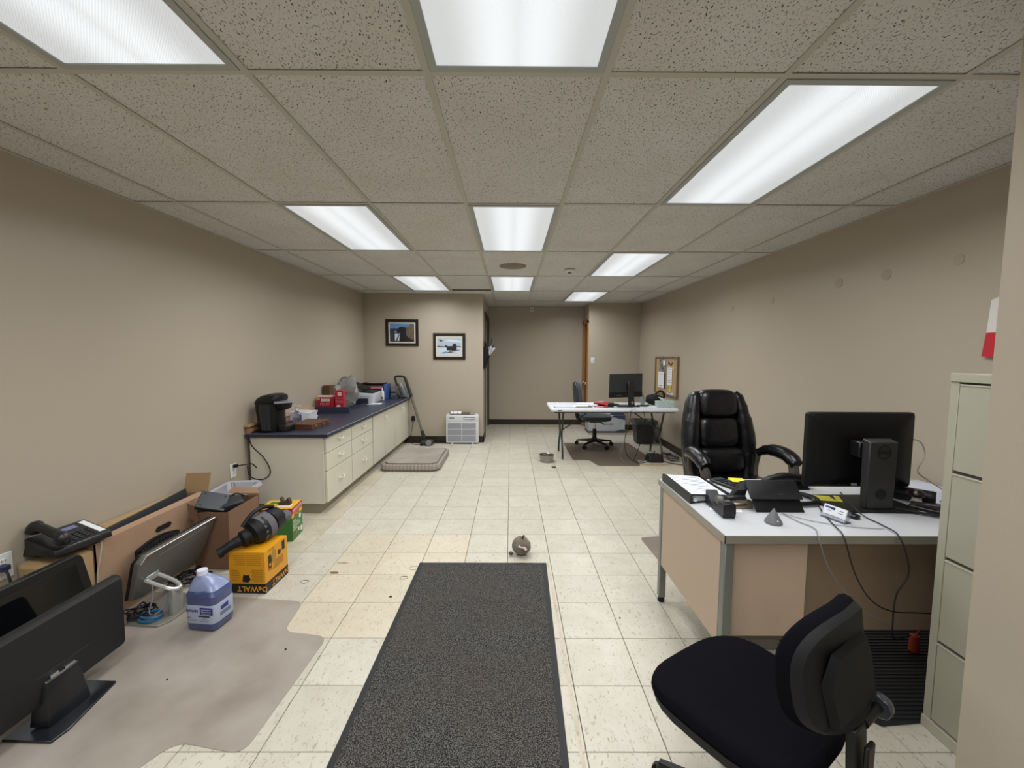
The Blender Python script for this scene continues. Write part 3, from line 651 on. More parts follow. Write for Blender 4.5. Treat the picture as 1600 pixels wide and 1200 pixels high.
# ================================================================ FRAMED PICTURES
FRB = mat('picture_frame', '1e130f', .35); MATB = mat('mat_board', 'cfcbb8', .8)
def picture(x0, z0, x1, z1, label, layers, tilt=0):
    y = YB; t = thing('framed_picture', label, 'picture', ((x0+x1)/2, y, z0))
    w_, h = (x1-x0)/2, z1-z0; f = .045
    MB().box(-w_, -.022, 0, -w_+f, -.001, h).box(w_-f, -.022, 0, w_, -.001, h).box(-w_+f, -.022, 0, w_-f, -.001, f).box(-w_+f, -.022, h-f, w_-f, -.001, h).build('frame', t, FRB, bevel=.003)
    MB().box(-w_+f, -.012, f, w_-f, -.002, h-f).build('mat_board', t, MATB)
    g = .068; pw, ph = 2*w_-2*g, h-2*g
    mb = MB()
    for i, (m_, pts) in enumerate(layers):
        mb.m(m_).prism([(-w_+g+px*pw, g+pz*ph) for px, pz in pts], .0004, (0, -.0128-i*.0005, 0), (1, 0, 0), (0, 0, 1))
    mb.build('print', t)
SKY = mat('p_sky', '5b87b8', .5); SKY2 = mat('p_sky_light', 'a9b8c6', .5); SNOW = mat('p_snow', 'c3ced8', .6); DOG = mat('p_black', '15161c', .5); BRSH = mat('p_brush', '7b6a54', .7, vary=(60, .9, '2e2a28')); WAT = mat('p_water', '24344c', .5); WDP = mat('p_wood', '30363c', .6); HOR = mat('p_horizon', '5a5d62', .7)
full = [(0, 0), (1, 0), (1, 1), (0, 1)]
picture(-2.03, 1.59, -1.50, 2.02, 'black-framed photograph of a dark dog on a deck, upper left of two', [
 (SKY, full), (WAT, [(0, .0), (1, 0), (1, .72), (0, .72)]), (SNOW, [(.2, .05), (.5, .05), (.45, .5), (.2, .58)]), (BRSH, [(.62, .25), (1, .1), (1, .95), (.85, 1), (.75, .8), (.66, .9), (.6, .7)]), (WDP, [(.04, .03), (.2, .03), (.2, .6), (.04, .6)]), (WDP, [(.0, .48), (.4, .44), (.4, .5), (0, .56)]), (WDP, [(.24, .05), (.36, .4), (.4, .4), (.3, .05)]),
 (DOG, [(.38, .0), (1.0, 0), (.88, .14), (.7, .3), (.66, .5), (.68, .66), (.62, .8), (.5, .84), (.38, .8), (.33, .68), (.28, .56), (.33, .48), (.42, .46), (.40, .25)])])
picture(-1.263, 1.372, -.74, 1.80, 'black-framed photograph of a dark dog lying on snow, lower right of two', [
 (SKY2, full), (SNOW, [(0, 0), (1, 0), (1, .46), (0, .46)]), (HOR, [(0, .44), (1, .44), (1, .5), (.8, .53), (.3, .5), (0, .53)]), (mat('p_cloud', 'd0d6dc', .6), [(.3, .8), (1, .72), (1, .8), (.5, .88)]), (DOG, [(.06, .86), (.12, .9), (.16, .82), (.26, .86), (.2, .78), (.17, .74), (.12, .8)]),
 (DOG, [(.40, .28), (.80, .26), (.82, .4), (.79, .5), (.81, .58), (.76, .66), (.68, .66), (.65, .58), (.62, .5), (.46, .5), (.38, .56), (.33, .6), (.32, .54), (.38, .46)]), (SKY, [(.15, .14), (.3, .12), (.42, .24), (.36, .22)]), (HOR, [(.12, .1), (.5, .14), (.9, .12), (.5, .2)]), (HOR, [(.5, .17), (.95, .3), (.9, .33), (.5, .22)])])

# wall file rack on the passage corner
t = thing('wall_file_rack', 'black wall file rack stuffed with papers on the passage corner', 'file rack', (XB, 6.95, 1.22))
mb = MB(); 
mb.hexa([(.002, -.17, 0), (.03, -.17, 0), (.002, .17, 0), (.03, .17, 0), (.002, -.17, .36), (.09, -.17, .26), (.002, .17, .36), (.09, .17, .26)])
mb.build('rack', t, BLACK, bevel=.004)
for k, (a, h, m_) in enumerate(((.03, .44, BLACK), (.075, .47, GREYD), (.13, .52, BLACK), (.155, .40, BLACK))):
    MB().hexa([(.01+k*.012, -.14, .08), (.018+k*.012, -.14, .08), (.01+k*.012, .14, .08), (.018+k*.012, .14, .08), (a, -.14, h-.03), (a+.006, -.14, h), (a, .14, h-.03), (a+.006, .14, h)]).build('folder', t, m_)
MB().prism([(.09, .2), (.16, .33), (.12, .38), (.08, .36)], .10, (0, .02, 0), (1, 0, 0), (0, 0, 1)).prism([(.08, .2), (.19, .34), (.16, .36)], .02, (0, .06, 0), (1, 0, 0), (0, 0, 1)).build('loose_papers', t, PAPER)

# air conditioner / heater
AC = mat('ac_white', 'cfd2d6', .4); ACD = mat('ac_grille', '9d9fa8', .6)
t = thing('portable_air_conditioner', 'white box air conditioner with a six-panel grille on the floor under the pictures', 'air conditioner', (-.78, 6.56, .0))
MB().box(-.265, 0, .022, .265, .11, .475).build('casing', t, AC, bevel=.012, seg=2)
MB().box(-.25, -.006, .385, .25, .0, .46).build('front_fascia', t, AC, bevel=.003)
for a in range(2):
    for k in range(3):
        x0 = -.235+a*.235; z0 = .045+k*.105
        g = MB().box(x0, -.001, z0, x0+.22, .004, z0+.092).build('grille_panel', t, ACD)
        mb = MB()
        for q in range(9): mb.box(x0, -.006, z0+.004+q*.0105, x0+.22, -.0005, z0+.008+q*.0105)
        mb.build('louvre', g, mat('ac_louvre', 'b4b6bd', .5))
MB().m(mat('ac_panel', '6d6f75', .4)).box(.02, -.008, .40, .20, -.005, .445).m(AC).box(.026, -.0088, .406, .194, -.0078, .435).m(INK).box(.14, -.0095, .405, .155, -.0085, .412).box(.17, -.0095, .405, .185, -.0085, .412).build('control_panel', t)
MB().box(-.21, -.0075, .425, -.13, -.0055, .436).build('badge', t, GREYD)
MB().box(-.25, .01, .475, -.20, .10, .487).box(.20, .01, .475, .25, .10, .487).build('top_corner', t, AC)
for x in (-.18, .15): MB().box(x, .005, 0, x+.03, .05, .022).build('foot', t, AC)
solo(MB().m(PAPER).cyl((-.965, 6.62, .503), (-.80, 6.62, .503), .024).m(mat('mag_brown', '5d5248', .6)).cyl((-.80, 6.62, .499), (-.66, 6.62, .499), .02).m(INK).cyl((-.93, 6.62, .503), (-.925, 6.62, .503), .0245).cyl((-.86, 6.62, .503), (-.85, 6.62, .503), .0245).m(mat('mag_cover', '9a8f80', .6)).box(-1.0, 6.59, .488, -.58, 6.65, .492), 'rolled_magazine', 'rolled magazine lying on top of the white air conditioner', 'magazine')

# dog bed
BED = mat('bed_fleece', '9c9488', .98, spec=.1, vary=(5, .6, '7c7166'), bump=(90, .6), sheen=.3)
PLAID, N_, L_ = node_mat('plaid'); b_ = N_['Principled BSDF']; b_.inputs['Roughness'].default_value = .95
tc = N_.new('ShaderNodeTexCoord'); w1 = N_.new('ShaderNodeTexWave'); w1.inputs['Scale'].default_value = 7; w1.bands_direction = 'X'; w2 = N_.new('ShaderNodeTexWave'); w2.inputs['Scale'].default_value = 16; w2.bands_direction = 'Z'; w3 = N_.new('ShaderNodeTexWave'); w3.inputs['Scale'].default_value = 7; w3.bands_direction = 'Y'
for q in (w1, w2, w3): L_.new(tc.outputs['Object'], q.inputs['Vector'])
r1 = ramp(N_, .45, '9e958a', .55, '7b7167'); L_.new(w1.outputs['Fac'], r1.inputs['Fac']); r2 = ramp(N_, .55, 'a69d92', .7, '847a70'); L_.new(w2.outputs['Fac'], r2.inputs['Fac'])
L_.new(mixn(N_, L_, .5, r1.outputs['Color'], r2.outputs['Color']), b_.inputs['Base Color'])
t = thing('dog_bed', 'flat grey fleece dog bed with plaid sides on the floor beside the cabinets', 'dog bed', (-1.265, 5.48, 0))
def rr(hx, hy, r, z, n=6, wob=0, seed=1):
    rnd = random.Random(seed); ring = []
    for (cx_, cy_, a0) in ((hx-r, hy-r, 0), (-hx+r, hy-r, PI/2), (-hx+r, -hy+r, PI), (hx-r, -hy+r, 1.5*PI)):
        for k in range(n+1):
            a = a0+k*PI/2/n; ring.append((cx_+r*math.cos(a)+rnd.uniform(-wob, wob), cy_+r*math.sin(a)+rnd.uniform(-wob, wob), z+rnd.uniform(-wob, wob)*.3))
    return ring
MB().m(PLAID).loft([rr(.36, .46, .10, .004), rr(.38, .48, .11, .03, wob=.004), rr(.375, .475, .11, .07, wob=.006), rr(.36, .46, .1, .085)], caps=True).build('side_band', t)
MB().m(BED).loft([rr(.362, .462, .1, .083, wob=.003), rr(.33, .43, .09, .10, wob=.008, seed=3), rr(.22, .32, .08, .098, wob=.008, seed=4), rr(.1, .16, .05, .085, wob=.004)]).build('top_cushion', t, sub=1)
t['label'] = 'flat grey fleece dog bed with plaid sides on the floor beside the cabinets'

# ================================================================ CLUTTER AT THE LEFT WALL
# long open cardboard carton
t = thing('long_carton', 'long opened brown cardboard carton lying along the left wall', 'cardboard box', (-2.30, 2.46, 0))
MB().box(-2.388, 2.105, .004, -2.384, 2.93, .46).box(-2.212, 2.105, .004, -2.205, 2.93, .462).box(-2.388, 2.925, .004, -2.205, 2.93, .462).box(-2.388, 2.105, .004, -2.205, 2.11, .46).box(-2.388, 2.105, 0, -2.205, 2.93, .004).build('shell', t, CARD, world=True)
MB().hexa([(-2.212, 2.105, .46), (-2.205, 2.105, .46), (-2.212, 2.93, .46), (-2.205, 2.93, .46), (-2.25, 2.105, .468), (-2.245, 2.105, .472), (-2.262, 2.90, .468), (-2.258, 2.90, .472)]).build('front_flap', t, CARD, world=True)
MB().hexa([(-2.388, 2.11, .475), (-2.388, 2.11, .479), (-2.388, 2.80, .475), (-2.388, 2.80, .479), (-2.29, 2.11, .475), (-2.29, 2.11, .479), (-2.33, 2.82, .50), (-2.33, 2.82, .504)]).build('back_flap', t, CARDL, world=True)
MB().hexa([(-2.385, 2.925, .46), (-2.21, 2.925, .46), (-2.385, 2.93, .46), (-2.21, 2.93, .46), (-2.378, 2.95, .595), (-2.20, 2.955, .60), (-2.378, 2.955, .595), (-2.20, 2.96, .60)]).build('end_flap', t, CARDL, world=True)
MB().box(-2.37, 2.12, .40, -2.23, 2.88, .45).build('foam_insert', t, mat('carton_inside', '3a3634', .8), world=True)
MB().prism([(-.045, -.016), (.045, -.016), (.06, 0), (.045, .016), (-.045, .016), (-.06, 0)], .003, (-2.2035, 2.53, .375), (0, 1, 0), (0, 0, 1)).build('hand_hole', t, mat('hole_dark', '14100d', .9), world=True)
MB().hexa([(-2.275, 2.13, .45), (-2.265, 2.13, .45), (-2.315, 2.86, .45), (-2.305, 2.86, .45), (-2.28, 2.12, .474), (-2.27, 2.12, .474), (-2.325, 2.86, .51), (-2.315, 2.86, .51)]).build('dark_panel', t, GREYD, world=True)
t = thing('printed_carton', 'small low cardboard box with dark print under the desk telephone', 'cardboard box', (-2.29, 2.0, 0))
MB().box(-2.385, 1.915, .0, -2.205, 2.095, .43).build('shell', t, CARDL, world=True, bevel=.002)
MB().hexa([(-2.385, 1.915, .431), (-2.205, 1.915, .431), (-2.385, 2.095, .431), (-2.205, 2.095, .431), (-2.385, 1.92, .45), (-2.22, 1.925, .44), (-2.385, 2.09, .45), (-2.22, 2.09, .44)]).build('flap', t, CARDL, world=True)
MB().m(mat('print_brown', '4a3a28', .8)).text('000', .05, (-2.27, 1.9135, .385), (1, 0, 0), (0, 0, 1), bold=.02).box(-2.36, 1.9135, .375, -2.31, 1.9145, .40).build('print', t, world=True)
# telephone
t = thing('desk_telephone', 'black corded desk telephone with keypad on the long carton', 'telephone', (-2.285, 2.045, .481), PI/2-.15)
PB = mat('phone_black', '17181b', .35)
MB().hexa([(-.11, -.10, 0), (.14, -.10, 0), (-.11, .09, 0), (.14, .09, 0), (-.11, -.09, .035), (.14, -.09, .035), (-.11, .085, .085), (.14, .085, .085)]).build('base', t, PB, bevel=.006, seg=2)
tl = Vector((0, .175, .05)).normalized(); nn = Vector((0, -.05, .175)).normalized()
def onph(u, v, h=.0): 
    p = Vector((u, -.09, .035))+tl*v+nn*h; return p
mb = MB().m(mat('key_grey', '2c2e33', .5))
for i in range(3):
    for j in range(4):
        c = onph(.0+i*.026, .03+j*.020); mb.hexa([tuple(c+Vector((dx, 0, 0))+tl*dy+nn*dz) for dz in (0, .004) for dy in (-.007, .007) for dx in (-.009, .009)])
for i in range(4): 
    c = onph(.085, .03+i*.02); mb.hexa([tuple(c+Vector((dx, 0, 0))+tl*dy+nn*dz) for dz in (0, .003) for dy in (-.004, .004) for dx in (-.008, .008)])
mb.build('key', t)
def slab(mb, u0, v0, u1, v1, h0, h1): return mb.hexa([tuple(onph(u, v, h)) for h in (h0, h1) for v in (v0, v1) for u in (u0, u1)])
slab(MB(), -.02, .125, .075, .155, 0, .002).build('display', t, mat('lcd', '6d7698', .25))
slab(MB(), .10, .02, .128, .165, 0, .002).build('paper_strip', t, PAPER)
MB().tube([tuple(onph(-.078, .005, .03)), tuple(onph(-.078, .01, .055)), tuple(onph(-.078, .06, .062)), tuple(onph(-.078, .12, .062)), tuple(onph(-.078, .17, .055)), tuple(onph(-.078, .178, .025))], [.03, .03, .022, .02, .022, .03, .03], 10, 4).build('handset', t, PB)
MB().hexa([(-.11, .03, -.004), (.05, .03, -.004), (-.11, .10, -.004), (.05, .10, -.004), (-.1, .06, .04), (.04, .06, .04), (-.1, .09, .06), (.04, .09, .06)]).build('stand', t, PB)
solo(MB().tube([(-2.23, 2.10, .49), (-2.195, 2.13, .478), (-2.192, 2.12, .40), (-2.196, 2.10, .30), (-2.197, 2.095, .15), (-2.19, 2.09, .03)], .0035, 6), 'white_wire', 'thin white wire hanging from the telephone over the long carton', 'cord', mat('white_cord', 'b8b4a8', .5))
outlet(XL, 1.845, .405, 'double white wall outlet at the left picture edge behind the monitors', .125, .125, 2)
solo(MB().m(mat('vga_blue', '23284a', .5)).rbox(XL+.011, 1.83, .46, XL+.05, 1.865, .485, .005).m(CORD).tube([(XL+.045, 1.845, .47), (XL+.07, 1.84, .40), (XL+.06, 1.84, .30), (XL+.08, 1.85, .12), (XL+.20, 1.84, .01)], .005, 6), 'monitor_plug', 'dark blue plug and cord in the double wall outlet', 'plug')

# monitors on the floor
def monitor_rear(t, X, y0, y1, z0, z1, lean, shell, th=.03, bulge=.035, rim=None, curve=0):
    """panel with its back towards +X; lean shifts the top along X"""
    def pt(y, z, d): return (X+lean*(z-z0)/(z1-z0)+d+curve*((2*(y-y0)/(y1-y0)-1)**2), y, z)
    r = .02; out = []
    for (cy_, cz, a0) in ((y1-r, z1-r, 0), (y0+r, z1-r, PI/2), (y0+r, z0+r, PI), (y1-r, z0+r, 1.5*PI)):
        for k in range(4): a = a0+k*PI/6; out.append((cy_+r*math.cos(a), cz+r*math.sin(a)))
    cy_, cz = (y0+y1)/2, (z0+z1)/2
    sc = lambda p, s_: (cy_+(p[0]-cy_)*s_, cz+(p[1]-cz)*s_)
    MB().loft([[pt(*p, -.012) for p in out], [pt(*p, 0) for p in out], [pt(*sc(p, .985), .012) for p in out], [pt(*sc(p, .93), th) for p in out]]).build('rear_shell', t, shell, world=True)
    MB().prism([(p[0]-cy_, p[1]-cz) for p in [sc(q, .96) for q in out]], .0, pt(cy_, cz, -.0125)) if False else None
    MB().loft([[pt(*sc(p, .995), -.016) for p in out], [pt(*sc(p, .995), -.012) for p in out]]).build('screen', t, mat('screen_glass', '0a0c10', .12), world=True)
    return pt
t = thing('monitor', 'large black monitor on a wedge stand, nearest at the left edge', 'monitor', (-1.85, 1.59, 0))
MBK = mat('monitor_back_black', '0f1013', .45, bump=(500, .2))
pt = monitor_rear(t, -1.872, 1.30, 1.885, .085, .43, .004, MBK, .032)
MB().tube([(-1.838, 1.38, .385), (-1.838, 1.80, .385)], .0016, 4, 0).tube([(-1.84, 1.50, .21), (-1.84, 1.70, .21)], .003, 4, 0).build('seam_line', t, GREYD, world=True)
MB().hexa([(-1.87, 1.49, .02), (-1.80, 1.50, .012), (-1.87, 1.68, .02), (-1.80, 1.66, .012), (-1.868, 1.52, .19), (-1.83, 1.53, .175), (-1.868, 1.66, .19), (-1.83, 1.65, .175)]).build('stand_neck', t, mat('neck_black', '16181c', .28), world=True, bevel=.006, seg=2)
MB().prism([(-1.93, 1.45), (-1.735, 1.445), (-1.725, 1.50), (-1.765, 1.735), (-1.90, 1.74)], .012, (0, 0, 0)).build('stand_base', t, mat('base_black', '1b1e22', .25), world=True, bevel=.003)
MB().m(CHROME).box(-1.846, 1.545, .178, -1.833, 1.575, .192).box(-1.846, 1.60, .178, -1.835, 1.64, .186).build('hinge', t, world=True)
# glossy screen facing the room, behind
t = thing('flat_screen', 'glossy black flat screen facing out, standing behind the nearest black monitor', 'monitor', (-2.10, 1.7, 0))
def tilt_panel(y0, y1, z0, z1, xb, xt, th):
    f = lambda z: xb+(xt-xb)*(z-z0)/(z1-z0)
    return f
r = .03; out = []
y0, y1, z0, z1, xb, xt = 1.25, 1.975, .02, .485, -2.02, -2.135
fx = lambda z: xb+(xt-xb)*(z-z0)/(z1-z0)
for (cy_, cz, a0) in ((y1-r, z1-r, 0), (y0+r, z1-r, PI/2), (y0+r, z0+r, PI), (y1-r, z0+r, 1.5*PI)):
    for k in range(5): a = a0+k*PI/8; out.append((cy_+r*math.cos(a), cz+r*math.sin(a)))
MB().loft([[(fx(z)-.035, y, z) for y, z in out], [(fx(z), y, z) for y, z in out]]).build('bezel', t, mat('bezel_black', '101113', .3), world=True, bevel=.003)
ii = [(y1-.04, z1-.035), (y0+.04, z1-.035), (y0+.04, z0+.05), (y1-.04, z0+.05)]
MB().loft([[(fx(z)-.001, y, z) for y, z in ii], [(fx(z)+.0012, y, z) for y, z in ii]]).build('screen', t, mat('gloss_screen', '090b0d', .06, spec=.7), world=True)
# silver-edged monitor with a looped stand
t = thing('monitor', 'dark grey monitor with a silver edge and looped silver stand, leaning behind the jug', 'monitor', (-2.0, 2.28, 0))
GB = mat('monitor_grey_back', '73716c', .42, metal=.4); SIL = mat('stand_silver', 'b3b4b2', .3, metal=.55)
def q(y, z, d): return (-2.055+.075*(z-.12)/.26+d, y, z)
P = [(2.135, .13), (2.12, .345), (2.15, .378), (2.675, .380), (2.685, .375), (2.64, .20), (2.60, .13), (2.5, .115), (2.2, .112)]
MB().loft([[q(y, z, -.03) for y, z in P], [q(y, z, 0) for y, z in P]]).build('rear_shell', t, GB, world=True, bevel=.003)
MB().loft([[q(2.42+(y-2.42)*1.0, z+.0, -.045) for y, z in P], [q(y, z, -.03) for y, z in P]]).build('bezel', t, SATIN, world=True)
MB().tube([q(2.125, .34, .004), q(2.155, .376, .004), q(2.675, .379, .004)], .004, 6, 0).build('silver_edge', t, CHROME, world=True)
MB().tube([q(2.25, .33, .002), q(2.60, .345, .002)], .0014, 4, 0).build('vent_line', t, mat('vent_light', '8b8b88', .4), world=True)
MB().prism([(-2.09, 2.115), (-1.90, 2.10), (-1.862, 2.15), (-1.855, 2.26), (-1.90, 2.40), (-2.09, 2.42)], .012, (0, 0, 0)).build('stand_base', t, mat('base_grey', '8e8c84', .4, metal=.3), world=True, bevel=.003)
# looped neck: wide strap rising then bending back to the panel, with a slot
zc, strap = .012, []
MB().hexa([(-1.915, 2.19, .012), (-1.885, 2.19, .012), (-1.915, 2.265, .012), (-1.885, 2.265, .012), (-1.915, 2.19, .14), (-1.880, 2.19, .155), (-1.915, 2.265, .14), (-1.880, 2.265, .155)]).build('stand_neck', t, SIL, world=True, bevel=.005, seg=2)
mb = MB()
lp = [(-2.03, 2.265, .215), (-1.93, 2.262, .175), (-1.89, 2.25, .155), (-1.878, 2.228, .150), (-1.89, 2.205, .155), (-1.93, 2.193, .175), (-2.03, 2.19, .215)]
mb.tube(lp, .011, 8, 3).build('neck_loop', t, mat('loop_silver', 'c9cac8', .25, metal=.5), world=True)
MB().box(-2.045, 2.19, .20, -2.015, 2.27, .235).build('hinge_block', t, SIL, world=True, bevel=.003)
# curved keyboard behind
t = thing('keyboard', 'black curved keyboard standing on edge behind the silver-edged monitor', 'keyboard', (-2.13, 2.36, .0))
arc = [(-2.14, 2.27+.29*k/14, .342+.026*math.sin(PI*k/14)) for k in range(15)]
MB().loft([[(x-.012, y, z-.14), (x+.012, y, z-.14), (x+.012, y, z), (x-.012, y, z)] for x, y, z in arc]).build('body', t, BLACK, world=True)
mb = MB()
for (x, y, z) in arc[1:-1]:
    for k in range(4): mb.box(x+.012, y-.008, z-.03-k*.03, x+.018, y+.008, z-.008-k*.03)
mb.build('key', t, GREYD, world=True)

# cable piles
def pile(name, label, cx_, cy_, rx, ry, n, m_, seed, z=.012, r=.0045, group=None, zs=.03):
    rnd = random.Random(seed); mb = MB().m(m_)
    for k in range(n):
        a = rnd.uniform(0, 6.3); pts = []
        ox, oy = rnd.uniform(-.3, .3)*rx, rnd.uniform(-.3, .3)*ry
        for q_ in range(9):
            a += rnd.uniform(.5, 1.1); rr_ = rnd.uniform(.4, 1)
            pts.append((cx_+ox+rx*.7*rr_*math.cos(a), cy_+oy+ry*.7*rr_*math.sin(a), z+rnd.uniform(0, zs)))
        mb.tube(pts, r, 5, 3)
    return solo(mb, name, label, 'cables', kind='stuff')
pile('cable_tangle', 'tangle of black cables on the floor between the monitor and the cardboard box', -2.07, 2.55, .13, .16, 7, CORD, 3)
pile('cable_tangle', 'dark cable heap under the silver-edged monitor', -2.08, 2.2, .10, .10, 5, mat('navy_cord', '11131f', .5), 5, z=.02)
solo(MB().tube([(-1.93, 2.16, .018), (-1.96, 2.12, .02), (-2.02, 2.13, .022), (-2.04, 2.18, .03), (-1.98, 2.21, .03), (-1.93, 2.17, .03), (-1.95, 2.13, .035), (-2.02, 2.14, .035)], .006, 6), 'blue_cable', 'coiled blue cable on the grey monitor stand base', 'cable', mat('blue_cord', '2a6f9e', .4))
solo(MB().tube([(-2.05, 2.25, .2), (-2.0, 2.2, .12), (-1.99, 2.16, .05), (-1.95, 2.15, .045), (-1.94, 2.2, .06), (-1.98, 2.3, .11)], .0035, 5), 'grey_cable', 'thin grey cable looping over the blue cable', 'cable', mat('grey_cord', '77797c', .5))
solo(MB().tube([(-2.2, 2.84, .46), (-2.19, 2.82, .40), (-2.185, 2.78, .36), (-2.17, 2.74, .345), (-2.15, 2.70, .36)], .004, 5), 'thin_wire', 'thin dark wire looping off the end of the long carton', 'cord', CORD)
# open cardboard box with a device
t = thing('open_carton', 'open square cardboard box holding black devices beside the long carton', 'cardboard box', (-1.99, 2.87, 0))
MB().box(-2.145, 2.695, .003, -1.905, 2.70, .40).box(-1.91, 2.70, .003, -1.905, 3.03, .405).box(-2.145, 2.70, .003, -2.14, 3.03, .40).box(-2.145, 3.025, .003, -1.905, 3.03, .405).box(-2.145, 2.695, 0, -1.905, 3.03, .004).build('shell', t, CARDD, world=True)
if 0: MB().hexa([(-1.908, 2.70, .42), (-1.904, 2.70, .42), (-1.908, 3.03, .42), (-1.904, 3.03, .42), (-1.84, 2.74, .40), (-1.838, 2.74, .412), (-1.80, 3.05, .425), (-1.798, 3.05, .422)]).build('side_flap', t, CARDL, world=True)
MB().hexa([(-2.145, 3.027, .42), (-1.905, 3.027, .42), (-2.145, 3.03, .42), (-1.905, 3.03, .405), (-2.12, 3.06, .455), (-1.93, 3.06, .455), (-2.12, 3.063, .455), (-1.93, 3.063, .455)]).build('back_flap', t, CARD, world=True)
MB().prism([(0, 0), (.05, -.02), (.035, .09), (-.015, .11)], .004, (-2.16, 2.69, .36), (1, 0, 0), (0, 0, 1)).prism([(0, 0), (.03, 0), (.02, .1)], .004, (-2.13, 2.685, .33), (1, 0, 0), (0, 0, 1)).build('torn_flap', t, CARDD, world=True)
t = thing('black_device', 'black plastic device tilted on the open cardboard box edge', 'electronics', (-2.06, 2.78, .39))
MB().t((-2.065, 2.775, .445), (.55, .35, .5)).box(-.085, -.075, -.015, .085, .075, .015).build('casing', t, mat('device_slate', '23272f', .45), world=True, bevel=.004)
mb = MB().m(BLACK).t((-2.065, 2.775, .445), (.55, .35, .5))
for (a, bb) in ((-.06, -.05), (.06, -.05), (-.06, .05), (.06, .05)): MB().m(BLACK).t((-2.065, 2.775, .445), (.55, .35, .5)).cyl((a, bb, .015), (a, bb, .018), .006).build('screw', t, world=True)
MB().t((-1.985, 2.84, .405), (.3, -.1, .9)).box(-.07, -.05, -.02, .07, .05, .03).build('side_unit', t, GREYD, world=True, bevel=.008, seg=2)
solo(MB().tube([(-1.99, 2.93, .38), (-1.96, 2.97, .42), (-1.99, 3.0, .41), (-2.05, 2.99, .43), (-2.08, 2.94, .40), (-2.06, 2.90, .385)], .005, 5), 'box_cord', 'black cord curled inside the open cardboard box', 'cord', CORD)
# waste bin with liner
t = thing('waste_bin', 'grey waste bin with a translucent white liner behind the open cardboard box', 'waste bin', (-2.235, 3.24, 0), .12)
MB().loft([[(x*.72, y*.72, .002) for x, y, z in rr(.125, .17, .03, 0)], rr(.125, .17, .035, .375), rr(.13, .175, .035, .38), rr(.12, .165, .03, .38), [(x*.70, y*.70, .02) for x, y, z in rr(.125, .17, .03, 0)]]).build('bin', t, mat('bin_grey', '6f6d68', .5))
LINER = mat('bin_liner', 'c9cbd6', .25, alpha=.72, spec=.6)
def wr_(hx, hy, z, amp, seed):
    rnd = random.Random(seed); return [(x+rnd.uniform(-amp, amp), y+rnd.uniform(-amp, amp), zz+rnd.uniform(-amp, amp)) for x, y, zz in rr(hx, hy, .04, z, 8)]
MB().loft([wr_(.118, .165, .315, .006, 1), wr_(.143, .188, .36, .003, 2), wr_(.133, .178, .392, .002, 3), wr_(.118, .16, .385, .003, 4), wr_(.10, .13, .30, .012, 5), wr_(.07, .08, .18, .02, 6)], caps=False).build('liner', t, LINER)
# cordless hand vacuum
t = thing('hand_vacuum', 'black and grey handheld vacuum lying on the yellow tool box', 'hand vacuum', (-1.66, 2.62, .263))
HV = mat('hv_black', '0d0e11', .55, spec=.35, bump=(80, .2)); HG = mat('hv_grey', '66676c', .7, bump=(400, .6))
hv = lambda P: [(x-.006, 2.375+(y-2.375)*.80, z-.022) for x, y, z in P]
ax = [(-1.705, 2.43, .325), (-1.68, 2.47, .335), (-1.65, 2.52, .345), (-1.625, 2.57, .36), (-1.61, 2.63, .368), (-1.60, 2.71, .372), (-1.605, 2.78, .372), (-1.61, 2.84, .37)]
MB().tube(hv([(-1.74, 2.385, .30), ax[0], ax[1], ax[2]]), [.027, .029, .034, .052], 12, 4).tube(hv([(-1.748, 2.375, .296), (-1.732, 2.395, .302)]), .031, 12, 0).build('nozzle', t, HV, world=True)
MB().tube(hv([ax[2], ax[3], ax[4]]), [.05, .078, .088, .09], 14, 4).build('front_shroud', t, HV, world=True)
MB().tube(hv([(-1.625, 2.585, .362), (-1.605, 2.69, .372)]), .092, 18, 0).build('filter_bag', t, HG, world=True)
MB().tube(hv([(-1.605, 2.685, .372), ax[6], ax[7]]), [.088, .084, .062], 14, 4).build('motor_body', t, HV, world=True)
MB().tube(hv([(-1.66, 2.50, .42), (-1.64, 2.57, .475), (-1.62, 2.68, .49), (-1.61, 2.80, .46)]), .013, 8, 3).build('handle', t, HV, world=True)
MB().tube(hv([(-1.56, 2.80, .38), (-1.55, 2.86, .38), (-1.57, 2.91, .35)]), .036, 10, 3).build('exhaust', t, HG, world=True)
MB().prism([(0, 0), (.10, -.01), (.12, .06), (.08, .13), (.02, .09)], .03, (-1.74, 2.69, .27), (1, 0, 0), (0, .2, 1)).build('carry_bag', t, HV, world=True)
# yellow tool box (upside-down lettering)
DY = mat('tool_yellow', 'dd9a16', .45); DYD = mat('tool_yellow_print', '8f6612', .6); DB = mat('tool_black', '19140f', .5)
t = thing('tool_carton', 'yellow and black power tool carton standing upside down beside the mat', 'tool box', (-1.61, 2.54, 0), -.03)
MB().m(DY).box(-.112, -.12, .062, .112, .12, .262).m(DB).box(-.1125, -.1205, 0, .1125, .1205, .062).build('carton', t)
mb = MB().m(DY).text('DeWALT', .047, (.03, -.1212, .031), (-1, 0, 0), (0, 0, -1), bold=.02)
side = MB().m(DY).text('DeWALT', .047, (.1132, .04, .031), (0, -1, 0), (0, 0, -1), bold=.02)
mb.m(DYD)
rnd = random.Random(2)
for k in range(7): mb.box(-.10, -.1212, .08+k*.011, -.10+rnd.uniform(.04, .06), -.1204, .082+k*.011); mb.box(.02+rnd.uniform(0, .02), -.1212, .076+k*.012, .10, -.1204, .0785+k*.012)
for k in range(6): mb.box(-.09+rnd.uniform(0, .02), -.1212, .18+k*.012, -.01, -.1204, .182+k*.012); mb.box(.0, -.1212, .18+k*.012, .09, -.1204, .182+k*.012)
